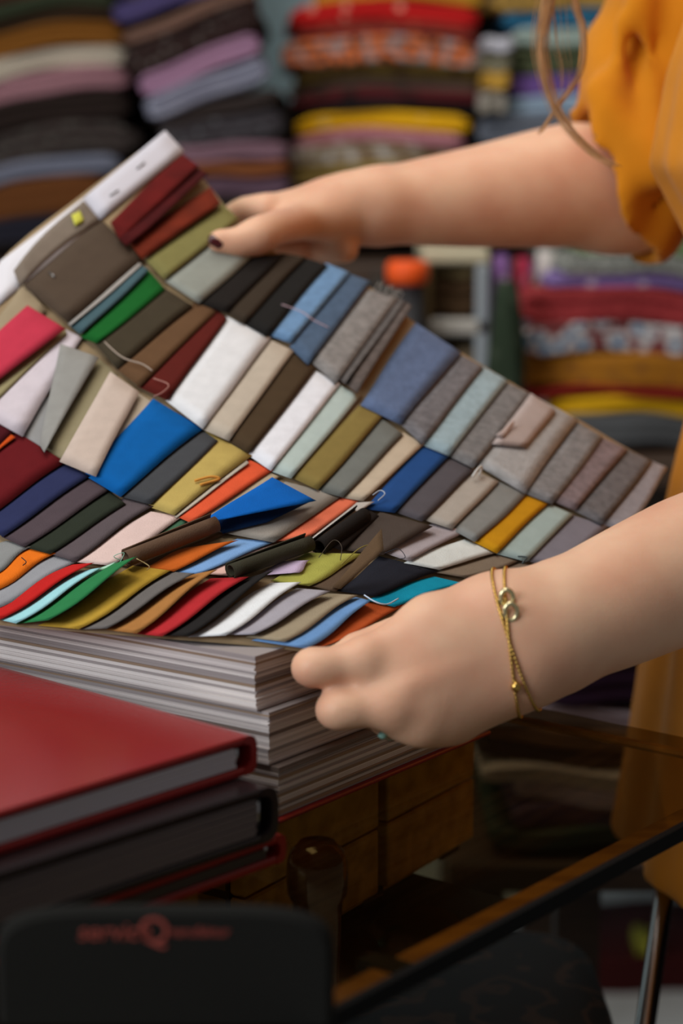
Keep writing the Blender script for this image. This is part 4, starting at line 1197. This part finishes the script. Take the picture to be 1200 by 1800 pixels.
# nails
M_nail = plain('dark_red_polish', (70, 18, 22), 0.2, 0, 0.6)
def nail(c, u, n, w, l):
    u = u.normalized(); n = (n - u * n.dot(u)).normalized(); v = n.cross(u)
    rings = []
    for i in range(7):
        t = i / 6; ww = w * (0.75 + 0.25 * math.sin(math.pi * min(1, t * 1.4))) * (1 if t < 0.8 else 1 - (t - 0.8) * 2.2)
        rings.append([c + u * (t - 0.5) * l + v * ww * math.sin(a) + n * (ww * (math.cos(a) - 1) * 0.9 - 0.0012 * (t - 0.4) ** 2) for a in np.linspace(-1.1, 1.1, 7)])
    m = MB(); m.loft([[p - person.location for p in r] for r in rings], 0, True, False, False)
    o = m.build('fingernail', M_nail, person)
    md = o.modifiers.new('thick', 'SOLIDIFY'); md.thickness = 0.0006; md.offset = 0
    o['label'] = 'dark red painted thumbnail'
tn = P(380, 421, dth(386, 424, .0172)); nail(tn, P(366, 421, 1.33) - P(386, 423, 1.33), Vector((0.05, -1, 0.35)), 0.0056, 0.0105)

# ring on the near hand
rc_ = P(690, 1266, .984)
rax = (P(741, 1269, .975) - P(676, 1262, .992)).normalized()
ra_ = rax.cross(Vector((0, 0, 1))).normalized(); rb_ = rax.cross(ra_)
M_silver = plain('silver', (210, 212, 210), 0.2, 1.0)
m = MB(); q = [rc_ + (ra_ * math.cos(t) + rb_ * math.sin(t)) * 0.0096 - person.location for t in np.linspace(0, 2 * math.pi, 33)]
m.tube(q, 0.0009, 8, cap=False)
sr = m.build('finger_ring', M_silver, person)
gp = P(672, 1293, .976) - person.location
g = MB().lathe([(0.0010, -0.0016), (0.0024, -0.0004), (0.0022, 0.0010), (0.0010, 0.0018)], 10, gp).build('ring_stone', plain('pale_teal_stone', (150, 205, 195), 0.15), sr)

# bracelet: fine gold chain worn twice round the near wrist
M_gold = plain('gold', (214, 176, 96), 0.25, 1.0)
def on_skin(c, dr, off):
    h = skin_tree.ray_cast(c + dr * 0.07, -dr)
    return (h[0] + dr * off) if h[0] is not None else c + dr * 0.03
def chain_loop(name, c, p_top, p_bot, bead=0.0014):
    """ring of small links lying on the skin, in the plane through the two outline points and the view axis"""
    a = (p_top - p_bot).normalized(); bvec = Vector((0.12, 1, 0.03)); bvec = (bvec - a * bvec.dot(a)).normalized()
    m = MB()
    q = [on_skin(c, (a * math.cos(t) + bvec * math.sin(t)).normalized(), 0.0007) - person.location for t in np.linspace(0, 2 * math.pi, 97)]
    m.tube(q, 0.0006, 6, cap=False)
    for i in range(0, 96):
        d_ = (q[(i + 1) % 96] - q[i]).normalized()
        m.tube([q[i] - d_ * 0.0010, q[i], q[i] + d_ * 0.0010], [0.0004, bead * 0.75, 0.0004], 6)
    return m.build(name, M_gold, person)
br = chain_loop('bracelet', P(902, 1128, .992), P(884, 1018, .99), P(908, 1240, .99))
b2 = chain_loop('bracelet_strand', P(910, 1128, .994), P(876, 1020, .99), P(946, 1228, .99))
b2.parent = br
br['label'] = 'thin gold chain bracelet with a looped charm'
for (cx_, cy_, r_) in ((890, 1052, 0.0042), (897, 1076, 0.0042)):
    h_ = skin_tree.ray_cast(Vector((0, 0, CZ)), (P(cx_, cy_, 1) - Vector((0, 0, CZ))).normalized()); c = h_[0] + Vector((0, -0.0012, 0.0003)); m = MB()
    q = [c + Vector((math.cos(t) * r_ * 0.72, 0, math.sin(t) * r_)) - person.location for t in np.linspace(0, 2 * math.pi, 25)]
    m.tube(q, 0.0013, 8, cap=False)
    m.build('charm_loop', plain('pale_gold', (226, 214, 170), 0.25, 0.9), br)
h_ = skin_tree.ray_cast(Vector((0, 0, CZ)), (P(906, 1206, 1) - Vector((0, 0, CZ))).normalized()); c = h_[0] + Vector((0, -0.0015, 0)) - person.location
MB().lathe([(0.0006, -0.003), (0.0024, -0.001), (0.0024, 0.001), (0.0006, 0.003)], 12, c).build('charm_bead', M_gold, br)

# hair: cap of strands and the loose locks hanging in front
M_hair = plain('light_brown_hair', (178, 132, 84), 0.4, 0, 0.5, 0, 100, 0.25, 90)
hm = MB(); rnd = random.Random(5)
def lock(pts, n, spread, r, d):
    base = smooth_path(pts, 7)
    for k in range(n):
        ox, oy, od = rnd.gauss(0, spread), rnd.gauss(0, spread * 0.4), rnd.gauss(0, 0.004)
        ph = rnd.uniform(0, 6); am = rnd.uniform(0, spread * 0.7)
        cut = len(base) - (rnd.randint(0, 6) if k else 0)
        q = []
        for i, p in enumerate(base[:max(4, cut)]):
            t = i / (len(base) - 1)
            tp = 1 - 0.75 * t
            q.append(P(p[0] + ox * tp + am * math.sin(4 * t + ph), p[1] + oy * t, (p[2] if len(p) > 2 else d) + od) - person.location)
        hm.tube(q, [r * (1 - 0.6 * i / len(q)) for i in range(len(q))], 5)
root_a = (1150, -560, 1.22); root_b = (1190, -600, 1.22)
lock([root_a, (1020, -320, 1.24), (985, -120, 1.255), (966, 0, 1.26), (955, 63, 1.26), (958, 115, 1.26), (976, 182, 1.26), (1004, 228, 1.255), (1046, 270, 1.25), (1088, 295, 1.245)], 40, 8, 0.00032, 1.26)
lock([root_b, (1060, -300, 1.25), (1000, -110, 1.26), (1011, 0, 1.265), (1025, 52, 1.265), (1023, 115, 1.265), (1004, 154, 1.265), (986, 178, 1.265), (957, 222, 1.265), (944, 236, 1.265)], 18, 5, 0.00028, 1.265)
lock([root_a, (1010, -300, 1.25), (975, -60, 1.26), (980, 60, 1.26), (992, 120, 1.26), (990, 180, 1.26)], 8, 12, 0.0002, 1.26)
hm.build('loose_locks', M_hair, person)
rings = []
for i in range(13):
    th_ = math.pi * (0.02 + 0.62 * i / 12)
    rings.append([hp(0.022 + 0.112 * math.sin(th_) * math.cos(a) * (1.0 if math.cos(a) > -0.2 else 0.80), 0.092 * math.sin(th_) * math.sin(a), 0.03 + 0.118 * math.cos(th_)) - person.location for a in [2 * math.pi * j / 28 for j in range(28)]])
hm2 = MB(); hm2.loft(rings, 0, True)
for s_ in (-1, 1):
    hm2.tube([hp(0.03, s_ * 0.085, 0.03) - person.location, hp(0.03, s_ * 0.098, -0.06) - person.location, hp(0.05, s_ * 0.10, -0.16) - person.location, hp(0.075, s_ * 0.10, -0.26) - person.location], [0.03, 0.036, 0.03, 0.012], 12)
hm2.tube([hp(0.10, 0, 0.02) - person.location, hp(0.115, 0, -0.08) - person.location, hp(0.13, 0, -0.2) - person.location, hp(0.14, 0, -0.3) - person.location], [0.05, 0.07, 0.06, 0.02], 14)
hm2.build('hair', M_hair, person)
# eyes and lips
for s_ in (-1, 1):
    e_ = hp(-0.0865, s_ * 0.032, 0.008) - person.location
    MB().lathe([(0.001, -0.006), (0.007, -0.003), (0.007, 0.003), (0.001, 0.006)], 12, e_).build('eye', plain('eye_white', (225, 222, 218), 0.2), person)
